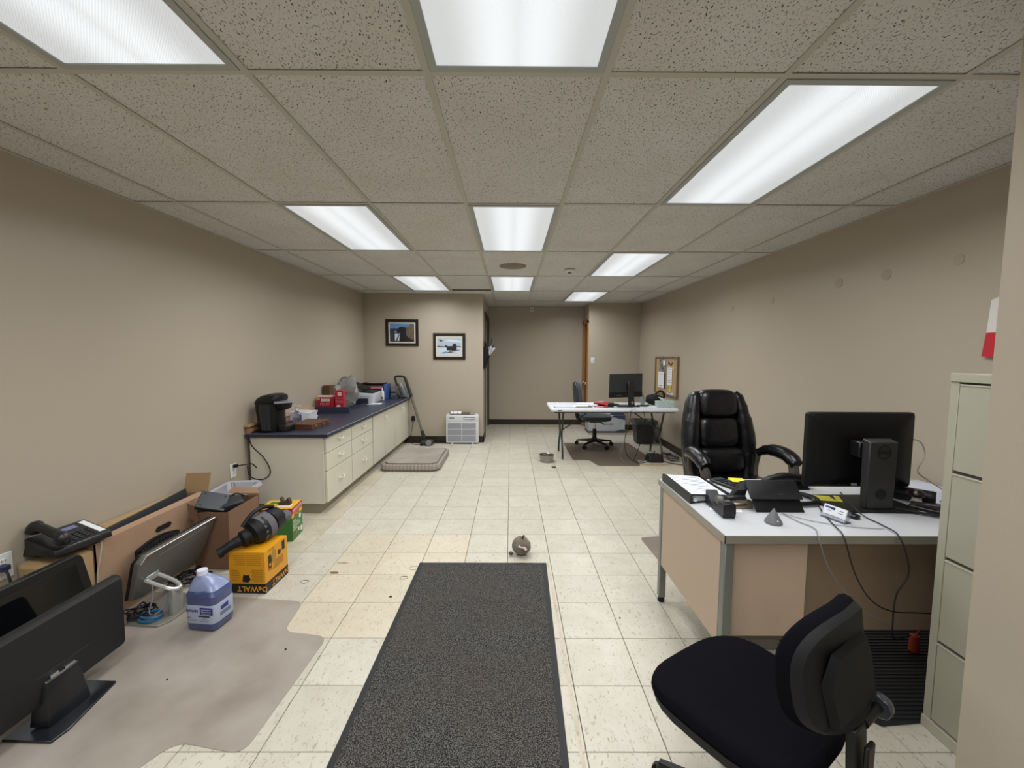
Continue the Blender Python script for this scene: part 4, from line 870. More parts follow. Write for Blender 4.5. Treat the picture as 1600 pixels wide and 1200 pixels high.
mb.m(DB).prism([(-.03, .075), (.005, .07), (.02, .09), (.01, .12), (-.01, .115), (-.022, .122), (-.028, .1)], .0008, (0, -.1204, 0), (1, 0, 0), (0, 0, 1))
mb.build('front_print', t); mb = side.m(DB)
for k in range(5): mb.prism([(-.04+k*.004, .115+k*.011), (.07, .115+k*.011), (.07, .1175+k*.011), (-.04+k*.004, .1175+k*.011)], .0008, (.1124, 0, 0), (0, 1, 0), (0, 0, 1))
mb.prism([(-.085, .14), (-.055, .13), (-.05, .19), (-.06, .225), (-.085, .22)], .0008, (.1124, 0, 0), (0, 1, 0), (0, 0, 1)).prism([(.015, .18), (.045, .18), (.045, .21), (.015, .21)], .0008, (.1124, 0, 0), (0, 1, 0), (0, 0, 1)).prism([(.06, .19), (.09, .19), (.09, .25), (.06, .25)], .0008, (.1124, 0, 0), (0, 1, 0), (0, 0, 1)).prism([(-.08, .25), (-.02, .25), (-.02, .253), (-.08, .253)], .0008, (.1124, 0, 0), (0, 1, 0), (0, 0, 1))
mb.m(mat('tool_tan', 'a8802f', .5)).prism([(-.045, .16), (-.02, .16), (-.005, .19), (-.012, .235), (-.035, .24), (-.048, .21)], .001, (.1124, 0, 0), (0, 1, 0), (0, 0, 1)).m(DY).prism([(-.078, .15), (-.063, .15), (-.063, .17), (-.078, .17)], .0012, (.1126, 0, 0), (0, 1, 0), (0, 0, 1))
mb.m(mat('tool_orange', 'b5621a', .5)).prism([(-.088, .128), (-.05, .12), (-.05, .135), (-.088, .143)], .001, (.1124, 0, 0), (0, 1, 0), (0, 0, 1)); mb.build('print', t)
# green carton
t = thing('product_carton', 'green and yellow carton with a red savings band near the cabinet end', 'carton', (-1.83, 3.19, 0), .12)
GR = mat('carton_green', '3c7a34', .45, vary=(9, .6, '2b6436')); GY = mat('carton_yellow', 'e3b12c', .45); RB = mat('band_red', 'a8121e', .45)
MB().m(GR).box(-.135, -.09, 0, .115, .11, .185).m(GY).box(-.135, -.09, .185, .115, .11, .215).m(RB).box(-.1355, -.0905, .215, .1155, .1105, .263).m(GY).box(-.133, -.088, .263, .113, .108, .2665).build('carton', t)
mb = MB().m(WHT).text('SAVE $7.70', .036, (-.01, -.0915, .239), (1, 0, 0), (0, 0, 1), bold=.02).text('SAVE $7.70', .036, (.1165, .01, .239), (0, 1, 0), (0, 0, 1), bold=.02)
for k, s_ in enumerate(('TRAPS,', 'LOCKS IN &', 'NEUTRALIZES', 'ODORS')): mb.text(s_, .022, (.1165, -.08, .150-k*.022), (0, 1, 0), (0, 0, 1), align='LEFT', bold=.02)
mb.cyl((.1152, .06, .155), (.1162, .06, .155), .02).cyl((.1152, .03, .055), (.1162, .03, .055), .014).box(.1152, .065, .02, .1162, .10, .062)
mb.m(RB).prism([(-.05, .178), (.045, .188), (.045, .213), (-.05, .205)], .0008, (.1154, 0, 0), (0, 1, 0), (0, 0, 1)).m(GY).text('Clean', .024, (.1168, 0, .196), (0, 1, .08), (0, 0, 1), bold=.02)
mb.m(mat('print_orange', 'c76a3a', .5)).prism([(-.04, .03), (-.01, .035), (-.0, .06), (-.02, .05)], .0008, (.1154, 0, 0), (0, 1, 0), (0, 0, 1))
mb.m(GR).box(-.1, .03, .2666, .05, .07, .2672).m(WHT).box(-.02, -.05, .2666, .09, .01, .2672).m(RB).text('Clean', .04, (-.06, -.04, .2675), (1, 0, 0), (0, 1, 0)); mb.build('print', t)
t = thing('claw_clip', 'brown claw clip resting on top of the green and yellow carton', 'hair clip', (-1.80, 3.22, .268))
CLP = mat('clip_brown', '3d332a', .5)
MB().prism([(-.04, 0), (.045, 0), (.05, .02), (.035, .055), (.02, .055), (.01, .03), (-.01, .03), (-.02, .06), (-.035, .06), (-.03, .025), (-.06, .01)], .03, (0, -.01, 0), (1, 0, 0), (0, 0, 1)).build('clip', t, CLP, bevel=.003)
# blue jug
t = thing('detergent_jug', 'translucent blue gallon detergent jug with a white cap on the chair mat', 'jug', (-1.635, 2.14, .003), -.1)
JM = mat('jug_liquid', '4a5580', .25, spec=.5, coat=.2); JT = mat('jug_top', '96a3cc', .25, trans=.25)
def jr(hx, hy, z, cx_=0, r=.03): return [(x+cx_, y, zz) for x, y, zz in rr(hx, hy, min(r, hx*.9, hy*.9), z, 5)]
MB().loft([jr(.074, .060, 0), jr(.082, .068, .006), jr(.086, .072, .02), jr(.086, .072, .185)]).build('lower_body', t, JM)
MB().loft([jr(.086, .072, .185), jr(.088, .074, .19), jr(.084, .070, .20), jr(.080, .064, .215)]).build('shoulder', t, JM)
MB().loft([jr(.080, .064, .215), jr(.070, .056, .235, -.008), jr(.048, .036, .262, -.026), jr(.026, .024, .275, -.038, .02), jr(.023, .023, .28, -.038, .02)]).build('upper_body', t, JT)
MB().tube([(-.02, -.066, .20), (.01, -.062, .207), (.045, -.050, .212), (.062, -.02, .205)], .012, 8, 3).build('handle', t, JM)
MB().cyl((-.038, 0, .278), (-.038, 0, .302), .026, .025, 18).build('cap', t, mat('cap_white', 'dde0ee', .4))
def rr2(hx, hy, z): return jr(hx, hy, z)
MB().loft([jr(.0868, .0728, .045), jr(.0872, .0732, .047), jr(.0872, .0732, .143), jr(.0868, .0728, .145)]).build('wrap_label', t, mat('jug_label', 'a9b4c8', .5))
NB = mat('label_blue', '2d3585', .5)
MB().m(NB).text('DAWN', .021, (-.038, -.0745, .115), (1, 0, 0), (0, 0, 1), bold=.03).box(.006, -.0742, .095, .078, -.0732, .135).m(WHT).text('professional', .0115, (.042, -.0748, .125), (1, 0, 0), (0, 0, 1)).text('Heavy Duty', .0115, (.042, -.0748, .113), (1, 0, 0), (0, 0, 1)).text('Detergent', .0115, (.042, -.0748, .101), (1, 0, 0), (0, 0, 1)).m(INK).box(-.005, -.0742, .083, .06, -.0732, .09).m(mat('label_grey', '6d748c', .5)).box(-.07, -.0742, .075, -.045, -.0732, .08).box(-.06, -.0742, .062, -.015, -.0732, .066).box(.015, -.0742, .072, .045, -.0732, .074).box(.0, -.0742, .06, .05, -.0732, .062).m(NB).prism([(-.03, .1), (.02, .1), (.02, .125), (-.03, .12)], .0008, (.0874, 0, 0), (0, 1, 0), (0, 0, 1)).m(mat('label_grey', '6d748c', .5)).prism([(-.035, .07), (.035, .07), (.035, .09), (-.035, .09)], .0006, (.0874, 0, 0), (0, 1, 0), (0, 0, 1)).build('print', t)

# chair mats
def round_poly(P, r=.04, n=5):
    out = []
    for i in range(len(P)):
        a, b_, c = Vector(P[i-1]), Vector(P[i]), Vector(P[(i+1) % len(P)]); u = (a-b_); v = (c-b_); rr_ = min(r, u.length*.45, v.length*.45)
        p0 = b_+u.normalized()*rr_; p2 = b_+v.normalized()*rr_
        for k in range(n+1): t_ = k/n; out.append(tuple((1-t_)**2*p0+2*t_*(1-t_)*b_+t_*t_*p2))
    return out
MATM, N_, L_ = node_mat('vinyl_mat'); b_ = N_['Principled BSDF']; b_.inputs['Roughness'].default_value = .38; b_.inputs['Alpha'].default_value = .58
tc = N_.new('ShaderNodeTexCoord'); n_ = N_.new('ShaderNodeTexNoise'); n_.inputs['Scale'].default_value = 3.2; n_.inputs['Detail'].default_value = 8; L_.new(tc.outputs['Object'], n_.inputs['Vector'])
r_ = ramp(N_, .35, 'beb5ab', .72, '9f9488'); L_.new(n_.outputs['Fac'], r_.inputs['Fac']); L_.new(r_.outputs['Color'], b_.inputs['Base Color'])
solo(MB().prism(round_poly([(-2.3, 2.44), (-1.228, 2.338), (-1.204, 2.075), (-.952, 2.036), (-.986, 1.405), (-1.27, 1.455), (-1.50, 1.0), (-2.3, 1.0)], .06), .0025, (0, 0, .0003)), 'chair_mat', 'dirty clear vinyl chair mat under the blue jug at lower left', 'floor mat', MATM)
solo(MB().prism(round_poly([(.877, 6.68), (1.95, 6.70), (2.0, 5.62), (1.77, 5.60), (1.727, 5.305), (1.166, 5.30), (1.10, 5.59), (.871, 5.587)], .05), .0025, (0, 0, .0003)), 'chair_mat', 'brown-grey vinyl chair mat under the folding table office chair', 'floor mat', mat('far_mat', '6f6357', .6, alpha=.93, vary=(4, .5, '62564a')))
solo(MB().prism(round_poly([(1.05, 3.2), (2.35, 3.35), (2.35, 1.95), (1.27, 1.95), (1.10, 2.3)], .05), .0025, (0, 0, .0003)), 'chair_mat', 'grey vinyl chair mat under the leather chair behind the steel desk', 'floor mat', mat('right_mat', '8a7f74', .5, alpha=.85, vary=(4, .5, '7c7065')))
# entrance rug
t = thing('entrance_rug', 'long charcoal entrance rug with a black rubber border at bottom centre', 'rug', (-.2, 1.9, 0), .0)
x0, x1, y0, y1 = -.655, .248, .95, 2.792
P0_ = [(-.66, .95), (.205, .95), (.258, 2.79), (-.637, 2.79)]
MB().prism(P0_, .004, (0, 0, .0003)).build('border', t, mat('rug_rubber', '101012', .6), world=True, bevel=.001)
c_ = Vector((-.2, 1.87)); P1_ = [(-.632, .98), (.178, .98), (.230, 2.762), (-.608, 2.762)]
MB().prism(P1_, .007, (0, 0, .0006)).build('pile', t, RUG, world=True)

# ================================================================ FAR OFFICE AREA
# folding table
TW = mat('table_white', 'd6dae0', .45, bump=(300, .1)); TLEG = mat('table_leg', '3a3c3e', .4, metal=.4)
TX0, TX1, TY0, TY1, TZ = .548, 2.300, 5.46, 6.22, .735
t = thing('folding_table', 'white plastic folding table with grey wishbone legs near the far wall', 'table', (1.42, 5.84, 0))
MB().rbox(TX0, TY0, TZ-.042, TX1, TY1, TZ, .06, 4).build('tabletop', t, TW, world=True)
MB().box(TX0+.05, TY0+.05, TZ-.06, TX1-.05, TY0+.07, TZ-.042).box(TX0+.05, TY1-.07, TZ-.06, TX1-.05, TY1-.05, TZ-.042).build('frame_rail', t, TLEG, world=True)
for xx, s_ in ((.73, 1), (2.12, -1)):
    for ya, yb in ((TY0+.10, 5.64), (TY1-.10, 6.05)):
        ym = 5.84
        MB().tube([(xx, ya+.02, TZ-.045), (xx, ya+(.12 if ya < ym else -.12), .45), (xx, ym+(-.10 if ya < ym else .10), .32), (xx, yb, .16), (xx, yb-(.04 if ya < ym else -.04), .01)], .0135, 8, 4).build('leg', t, TLEG, world=True)
    MB().tube([(xx, 5.74, .32), (xx, 5.94, .32)], .011, 8, 0).build('cross_bar', t, TLEG, world=True)
    MB().tube([(xx, 5.72, .40), (xx+s_*.16, 5.74, .50), (xx+s_*.42, 5.76, TZ-.05)], .009, 6, 3).build('brace', t, TLEG, world=True)
    MB().box(xx-.02, TY0+.09, TZ-.055, xx+.02, TY1-.09, TZ-.042).build('hinge_plate', t, TLEG, world=True)
MB().box(.64, TY0-.0008, TZ-.03, .70, TY0+.001, TZ-.018).build('maker_plate', t, INK, world=True)
# monitor on the table
MB_ = mat('far_monitor_back', '26272a', .42)
t = thing('monitor', 'black monitor seen from behind on the white folding table', 'monitor', (1.66, 5.76, TZ+.001))
MB().hexa([(-.262, -.01, .125), (.205, -.01, .145), (-.262, .03, .125), (.205, .03, .145), (-.262, 0, .458), (.205, 0, .468), (-.262, .03, .458), (.205, .03, .468)]).build('rear_shell', t, MB_, bevel=.006)
MB().hexa([(-.262, -.014, .118), (.205, -.014, .138), (-.262, .03, .118), (.205, .03, .138), (-.262, -.012, .20), (.205, -.012, .21), (-.262, .03, .20), (.205, .03, .21)]).build('lower_band', t, BLACK, bevel=.003)
MB().box(-.25, .03, .13, .19, .032, .45).build('screen', t, mat('screen_far', '0d0f12', .15))
MB().hexa([(-.005, -.075, .012), (.085, -.075, .012), (-.005, -.045, .012), (.085, -.045, .012), (-.01, -.06, .36), (.055, -.06, .36), (-.01, -.02, .36), (.055, -.02, .36)]).build('stand_neck', t, mat('far_neck', '1c1d1f', .35), bevel=.004)
MB().cyl((.05, -.078, .06), (.05, -.074, .06), .018).build('cable_hole', t, CHROME)
MB().box(-.02, -.04, .24, .05, .0, .32).build('mount', t, BLACK)
MB().prism([(-.17, -.12), (.14, -.12), (.12, .09), (-.14, .09)], .012, (0, 0, 0)).build('stand_base', t, MB_, bevel=.003)
MB().box(-.16, -.0165, .15, -.09, -.0145, .156).box(-.03, -.0165, .165, -.01, -.0145, .175).build('port_row', t, CHROME)
solo(MB().box(1.42, 5.86, TZ+.001, 1.52, 5.96, TZ+.03), 'sticky_notes', 'yellow sticky note pad on the folding table under the monitor', 'sticky notes', mat('note_yellow', 'd9cf3a', .6))
t = solo(MB().box(1.26, 5.78, TZ+.001, 1.56, 5.92, TZ+.02), 'keyboard', 'black keyboard on the folding table behind the monitor base', 'keyboard', BLACK, bevel=.004)
# papers, notebooks
def sheet(cx_, cy_, w_, d_, rz, name, label, z=TZ, m_=PAPER, cat='paper', th=.002, group=None):
    c, s_ = math.cos(rz), math.sin(rz)
    P = [(cx_+c*a-s_*b, cy_+s_*a+c*b) for a, b in ((-w_/2, -d_/2), (w_/2, -d_/2), (w_/2, d_/2), (-w_/2, d_/2))]
    return solo(MB().prism(P, th, (0, 0, z+.001)), name, label, cat, m_, group)
sheet(.74, 5.66, .26, .2, .05, 'paper_stack', 'pale papers stacked at the left end of the folding table', th=.012, m_=mat('paper_pale', 'c8cdd6', .7))
t = thing('notebook', 'white notebook with a curled brown edge on the folding table', 'notebook', (1.02, 5.68, TZ+.001), -.05)
MB().box(-.14, -.10, 0, .14, .12, .006).build('pages', t, PAPER)
MB().hexa([(-.14, -.112, 0), (.14, -.112, 0), (-.14, -.10, 0), (.14, -.10, 0), (-.10, -.11, .02), (.08, -.11, .02), (-.10, -.10, .02), (.08, -.10, .02)]).build('cover_edge', t, mat('kraft', '9c9080', .8))
solo(MB().prism([(0, 0), (.20, .02), (.18, .10), (.01, .07)], .004, (.60, 5.56, TZ+.001)), 'thin_folder', 'dark edged thin folder at the left front of the folding table', 'folder', GREYD)
sheet(1.16, 6.08, .34, .16, -.03, 'paper_stack', 'white papers along the back edge of the folding table')
sheet(1.86, 5.60, .30, .16, .1, 'paper_stack', 'white papers in front of the monitor base on the folding table')
sheet(2.02, 5.78, .16, .2, .3, 'paper_stack', 'small white papers left of the tissue box')
t = thing('red_folder', 'flat red envelope on the white folding table', 'envelope', (1.22, 5.70, TZ+.001), -.12)
MB().prism([(-.13, -.04), (.14, -.10), (.16, .02), (-.12, .06)], .006).build('envelope', t, mat('env_red', 'b3222a', .5)); MB().prism([(-.02, -.04), (.08, -.06), (.09, -.03), (-.01, -.01)], .001, (0, 0, .006)).build('print', t, WHT)
t = thing('hand_tool', 'red and black scissors-like tool lying on the folding table', 'tool', (1.33, 5.73, TZ+.008), -.35)
MB().tube([(-.12, .03, .03), (-.02, .02, .045), (.07, 0, .02)], .022, 8, 3).build('red_handle', t, mat('tool_red', 'a81822', .4)); MB().tube([(-.15, .0, .03), (-.06, -.02, .04), (.06, -.05, .012)], .014, 8, 3).build('lower_handle', t, RED)
MB().rbox(.05, -.07, -.005, .13, .03, .05, .015).build('black_head', t, BLACK)
# bottle, bag, tissue box
t = thing('water_bottle', 'small clear bottle with a green cap left of the black bag', 'bottle', (1.925, 5.92, TZ+.001))
MB().lathe([(.028, 0), (.03, .01), (.03, .09), (.015, .12), (.013, .125)], 14).build('bottle', t, mat('bottle_clear', 'aeb6b4', .15, alpha=.7)); MB().cyl((0, 0, .125), (0, 0, .145), .016, .015, 12).build('cap', t, mat('cap_green', '3f9a6c', .4))
t = thing('black_bag', 'soft black fabric bag with a looped handle beside the tissue box', 'bag', (2.10, 5.92, TZ+.001))
crumple(.13, .09, .075, 9, amt=.1).build('bag', t, mat('bag_black', '0f1014', .8)); MB().tube([(-.02, 0, .12), (.03, 0, .18), (.09, 0, .205), (.14, 0, .16), (.13, 0, .09)], .016, 8, 3).build('handle', t, BLACK)
TB, N_, L_ = node_mat('tissue_pattern'); b_ = N_['Principled BSDF']; tc = N_.new('ShaderNodeTexCoord'); vo = N_.new('ShaderNodeTexVoronoi'); vo.inputs['Scale'].default_value = 55; L_.new(tc.outputs['Object'], vo.inputs['Vector']); r_ = ramp(N_, .35, 'c3cfcb', .60, 'a3bab3'); L_.new(vo.outputs['Distance'], r_.inputs['Fac']); L_.new(r_.outputs['Color'], b_.inputs['Base Color'])
t = thing('tissue_box', 'patterned pale green tissue box at the right end of the folding table', 'tissue box', (2.17, 5.70, TZ+.001))
MB().box(-.12, -.06, 0, .12, .06, .085).build('box', t, TB, bevel=.002)
MB().loft([[(-.04, -.01, .085), (.05, -.01, .085), (.05, .01, .085), (-.04, .01, .085)], [(-.08, -.015, .12), (.0, -.02, .105), (.01, .02, .10), (-.07, .02, .125)], [(-.10, -.01, .14), (-.06, -.01, .135), (-.05, .01, .13), (-.09, .01, .14)]]).build('tissue', t, WHITE)
solo(MB().tube([(1.75, 5.66, TZ+.006), (1.84, 5.72, TZ+.012), (1.92, 5.74, TZ+.006), (1.98, 5.80, TZ+.012), (1.90, 5.82, TZ+.006), (1.80, 5.77, TZ+.012)], .008, 6), 'power_cord', 'black cords bunched on the folding table right of the monitor stand', 'cord', CORD)
# bulletin board on the right wall
t = thing('bulletin_board', 'oak-framed cork bulletin board with pinned papers on the right wall', 'bulletin board', (XR, 6.44, .82))
CORK = mat('cork', 'b69a72', .9, vary=(90, .5, '9c7e58')); FRO = mat('board_frame', '7b6550', .5)
y0, y1, z0, z1 = 5.975, 6.91, .825, 1.436
MB().box(XR-.014, y0+.02, z0+.02, XR-.001, y1-.02, z1-.02).build('cork_panel', t, CORK, world=True)
MB().box(XR-.03, y0, z0, XR-.001, y0+.03, z1).box(XR-.03, y1-.03, z0, XR-.001, y1, z1).box(XR-.03, y0+.03, z0, XR-.001, y1-.03, z0+.025).box(XR-.03, y0+.03, z1-.025, XR-.001, y1-.03, z1).build('frame', t, FRO, world=True)
def pin(name, label, ya, za, yb, zb, m_, cat='paper', d=.018, extra=None):
    t_ = thing(name, label, cat, (XR-d, (ya+yb)/2, min(za, zb)))
    MB().box(XR-d-.002, ya, za, XR-d, yb, zb).build('sheet', t_, m_, world=True)
    if extra: extra(t_, d)
def lines(ya, yb, zs, m_=INK, nm='print'):
    def f(t_, d):
        mb = MB().m(m_)
        for z in zs: mb.box(XR-d-.003, ya, z, XR-d-.0015, yb, z+.006)
        mb.build(nm, t_, world=True)
    return f
pin('pinned_flyer', 'dark patterned flyer pinned at the upper left of the cork board', 6.45, 1.18, 6.72, 1.40, mat('flyer_dark', '2c2c2c', .6, vary=(20, .9, 'a9a9a6')), extra=lambda t_, d: MB().box(XR-d-.003, 6.46, 1.30, XR-d-.0015, 6.56, 1.37).build('badge', t_, PAPER, world=True))
pin('pinned_flyer', 'dark sheet edge hanging behind the white notepad on the cork board', 6.45, .93, 6.52, 1.18, GREYD, d=.016)
pin('pinned_notepad', 'white notepad pinned under the dark flyer on the cork board', 6.50, .93, 6.76, 1.19, PAPER, d=.022, extra=lines(6.56, 6.70, (1.15, .96)))
pin('pinned_list', 'long white list with blue print pinned at the right of the cork board', 6.19, .99, 6.37, 1.275, PAPER, extra=lines(6.22, 6.34, (1.24, 1.20, 1.17, 1.12, 1.07, 1.04), mat('print_blue', '5b6f9e', .6)))
NY_ = mat('note_y', 'd3c94a', .6)
pin('pinned_note', 'small yellow note at the upper right corner of the cork board', 6.12, 1.23, 6.17, 1.29, mat('tape_y', 'd9c48a', .6), 'note')
pin('pinned_note', 'small yellow note just under the long white list', 6.21, .95, 6.25, 1.01, NY_, 'note', d=.024)
pin('pinned_note', 'yellow note low on the cork board above the white card', 6.22, .88, 6.30, .94, NY_, 'note')
pin('pinned_card', 'white card pinned along the bottom of the cork board', 6.12, .852, 6.36, .89, mat('card_white', 'c9ccd8', .6))
for y, z in ((6.55, 1.432), (6.16, 1.432), (6.30, 1.33)): solo(MB().cyl((XR-.015, y, z), (XR-.038, y, z), .009, .006, 10), 'push_pin', 'dark push pin %s' % {6.55: 'at the top of the cork board frame, left', 6.16: 'at the top right of the cork board frame', 6.30: 'above the long white list on the cork'}[y], 'push pin', BLACK)
solo(MB().tube([(XR-.017, 6.36, 1.36), (XR-.017, 6.26, 1.31), (XR-.017, 6.19, 1.34)], .007, 6, 3), 'pinned_key', 'dark metal key ring hanging at the top of the cork board', 'keys', GREYD)

# office chair (grey, facing right)
def star_base(t, r, hub_z, m_, ang, caster=True, z0=.062):
    MB().lathe([(.045, hub_z-.03), (.045, hub_z+.03), (.03, hub_z+.05)], 14).build('base_hub', t, m_)
    for k in range(5):
        a = ang+k*2*PI/5; c, s_ = math.cos(a), math.sin(a)
        MB().hexa([(c*.03+s_*.022, s_*.03-c*.022, hub_z-.022), (c*r+s_*.014, s_*r-c*.014, z0), (c*.03-s_*.022, s_*.03+c*.022, hub_z-.022), (c*r-s_*.014, s_*r+c*.014, z0), (c*.03+s_*.020, s_*.03-c*.020, hub_z+.02), (c*r+s_*.012, s_*r-c*.012, z0+.022), (c*.03-s_*.020, s_*.03+c*.020, hub_z+.02), (c*r-s_*.012, s_*r+c*.012, z0+.022)]).build('leg', t, m_, bevel=.003)
        g = MB(); x, y = c*r, s_*r
        for q_ in (-.016, .016): g.cyl((x-s_*(q_-.008), y+c*(q_-.008), .028), (x-s_*(q_+.008), y+c*(q_+.008), .028), .028, .028, 12)
        g.cyl((x, y, .03), (x, y, z0+.005), .008, .008, 8); g.build('caster', t, BLACK)
CHG = mat('chair_grey_fabric', '3b4047', .9, bump=(300, .3), sheen=.2)
t = thing('office_chair', 'grey fabric office chair standing behind the folding table', 'office chair', (1.345, 6.45, .003), 0)
star_base(t, .29, .10, BLACK, .2)
MB().cyl((0, 0, .12), (0, 0, .28), .034, .03, 14).build('gas_shroud', t, BLACK); MB().cyl((0, 0, .28), (0, 0, .40), .015).build('gas_lift', t, CHROME)
MB().box(-.09, -.09, .39, .10, .09, .42).build('seat_plate', t, BLACK); MB().tube([(.05, -.05, .40), (.10, -.22, .39)], .007, 6, 0).build('tilt_lever', t, BLACK)
def sup(hx, hy, z, p=.55, n=20, cx_=0): return [(cx_+hx*abs(math.cos(a))**p*(1 if math.cos(a) > 0 else -1), hy*abs(math.sin(a))**p*(1 if math.sin(a) > 0 else -1), z) for a in [k*2*PI/n for k in range(n)]]
MB().loft([sup(.20, .20, .42), sup(.235, .235, .435), sup(.25, .24, .465), sup(.24, .23, .495), sup(.17, .17, .505)]).build('seat', t, CHG)
MB().tube([(-.10, 0, .41), (-.24, 0, .42), (-.285, 0, .50), (-.29, 0, .75)], .018, 8, 3, flat=1.8).build('back_bar', t, BLACK)
def vup(x0, hy, z0, z1, th, lean, n=20, cz=None):
    rings = []
    for (d, s_) in ((0, .85), (.01, 1), (th-.012, 1), (th, .82)):
        rings.append([(x0+d+lean*((z0+z1)/2+(z1-z0)/2*s_*abs(math.sin(a))**.6*(1 if math.sin(a) > 0 else -1)-z0)/(z1-z0), hy*s_*abs(math.cos(a))**.6*(1 if math.cos(a) > 0 else -1), (z0+z1)/2+(z1-z0)/2*s_*abs(math.sin(a))**.6*(1 if math.sin(a) > 0 else -1)) for a in [k*2*PI/n for k in range(n)]])
    return MB().loft(rings)
vup(-.275, .21, .57, 1.035, .07, -.05).build('backrest', t, CHG); vup(-.30, .20, .58, 1.025, .03, -.05).build('back_shell', t, mat('shell_grey', '33373c', .5))
# archive boxes, bin
CW = mat('carton_white', 'b2b5ba', .7, vary=(7, .4, '9a9da3')); CB = mat('carton_blue', '343c60', .6); CBB = mat('carton_slate', '3d4a5c', .6)
t = thing('storage_carton', 'white and blue printed storage carton on the floor against the far right wall', 'storage box', (1.78, 7.62, .02))
MB().m(CW).box(-.34, -.18, 0, .33, .18, .33).m(CBB).box(-.3405, -.1805, 0, .3305, .1805, .035).build('carton', t)
mb = MB().m(INK).text('BULK RATE', .036, (.02, -.1812, .16), (1, 0, 0), (0, 0, 1), bold=.02)
mb.m(CB).prism([(.08, .30), (.33, .24), (.33, .33), (.13, .33)], .0008, (0, -.1804, 0), (1, 0, 0), (0, 0, 1)).m(CBB).prism([(.16, .035), (.33, .035), (.33, .06), (.25, .065)], .0008, (0, -.1804, 0), (1, 0, 0), (0, 0, 1)).m(RED).cyl((-.29, -.1815, .22), (-.29, -.1805, .22), .025); mb.build('print', t)
t = thing('storage_carton', 'second white carton with a blue band stacked on the storage carton', 'storage box', (1.80, 7.64, .352))
MB().m(CW).box(-.33, -.16, 0, .30, .16, .13).m(CB).prism([(.02, 0), (.30, 0), (.30, .04), (.25, .06), (.12, .06)], .0012, (0, -.1605, 0), (1, 0, 0), (0, 0, 1)).build('carton', t)
MB().prism([(.02, .12), (.2, .10), (.29, .13)], .002, (0, -.163, 0), (1, 0, 0), (0, 0, 1)).build('torn_flap', t, PAPER)
solo(MB().box(1.44, 7.36, .0005, 2.25, 7.82, .019), 'floor_board', 'flat pale board on the floor under the storage carton', 'board', mat('board_pale', 'a0957f', .7))
t = thing('waste_bin', 'dark grey plastic waste bin with a liner under the folding table right end', 'waste bin', (2.22, 6.72, .0))
BG = mat('bin_dark', '2b2d2f', .45)
MB().loft([[(x*.78, y*.78, .01) for x, y, z in rr(.17, .14, .03, 0)], rr(.17, .14, .03, .36), rr(.18, .15, .03, .362), rr(.18, .15, .03, .385), rr(.165, .135, .03, .385), [(x*.76, y*.76, .03) for x, y, z in rr(.17, .14, .03, 0)]]).build('bin', t, BG)
MB().loft([wr_(.186, .156, .32, .003, 11), wr_(.186, .156, .387, .003, 12), wr_(.16, .13, .387, .004, 13), wr_(.14, .11, .30, .01, 14)], caps=False).build('liner', t, mat('liner_dark', '4a4c4e', .35, alpha=.8))
# black box, cables on the floor
t = thing('black_power_box', 'black low power unit with cords on the floor under the folding table', 'power unit', (1.995, 5.56, 0))
MB().loft([rr(.10, .10, .03, .001), rr(.108, .10, .03, .01), rr(.095, .085, .03, .085), rr(.08, .07, .03, .092)]).build('casing', t, mat('ups_black', '17181a', .5))
MB().tube([(-.02, 0, .09), (-.015, -.02, .12), (0, -.02, .145)], .007, 6, 3).build('antenna_cord', t, CORD)
pile('floor_cables', 'tangle of thin black cables on the floor by the right baseboard', 2.27, 5.72, .14, .32, 6, CORD, 12, r=.004, z=.008)
pile('floor_cables', 'tangle of pale grey cables on the floor right of the power unit', 2.28, 5.58, .14, .16, 3, mat('pale_cord', '8d8b84', .5), 13, r=.0035, z=.008)
solo(MB().tube([(1.62, 5.44, TZ-.03), (1.60, 5.45, .55), (1.56, 5.50, .30), (1.60, 5.52, .10), (1.70, 5.50, .01), (1.85, 5.55, .008), (1.95, 5.60, .012)], .0045, 6), 'power_cord', 'black cord hanging from the folding table front to the floor', 'cord', CORD)
solo(MB().tube([(1.79, 5.44, TZ-.03), (1.82, 5.45, .55), (1.80, 5.50, .35), (1.74, 5.52, .12), (1.68, 5.45, .03), (1.75, 5.42, .008), (1.9, 5.5, .008), (2.0, 5.53, .008)], .0045, 6), 'power_cord', 'second black cord hanging below the monitor stand edge of the folding table', 'cord', CORD)
solo(MB().tube([(1.70, 5.45, TZ+.004), (1.60, 5.44, .70), (1.58, 5.48, .40), (1.50, 5.5, .10), (1.58, 5.45, .008), (1.75, 5.47, .007)], .0028, 5), 'power_cord', 'thin grey cord hanging from the folding table front', 'cord', mat('grey_cord', '77797c', .5))
solo(MB().tube([(2.1, 5.52, .008), (2.2, 5.40, .007), (2.32, 5.32, .007), (2.44, 5.30, .007)], .006, 6), 'power_cord', 'black cord running along the floor toward the leather chair', 'cord', CORD)
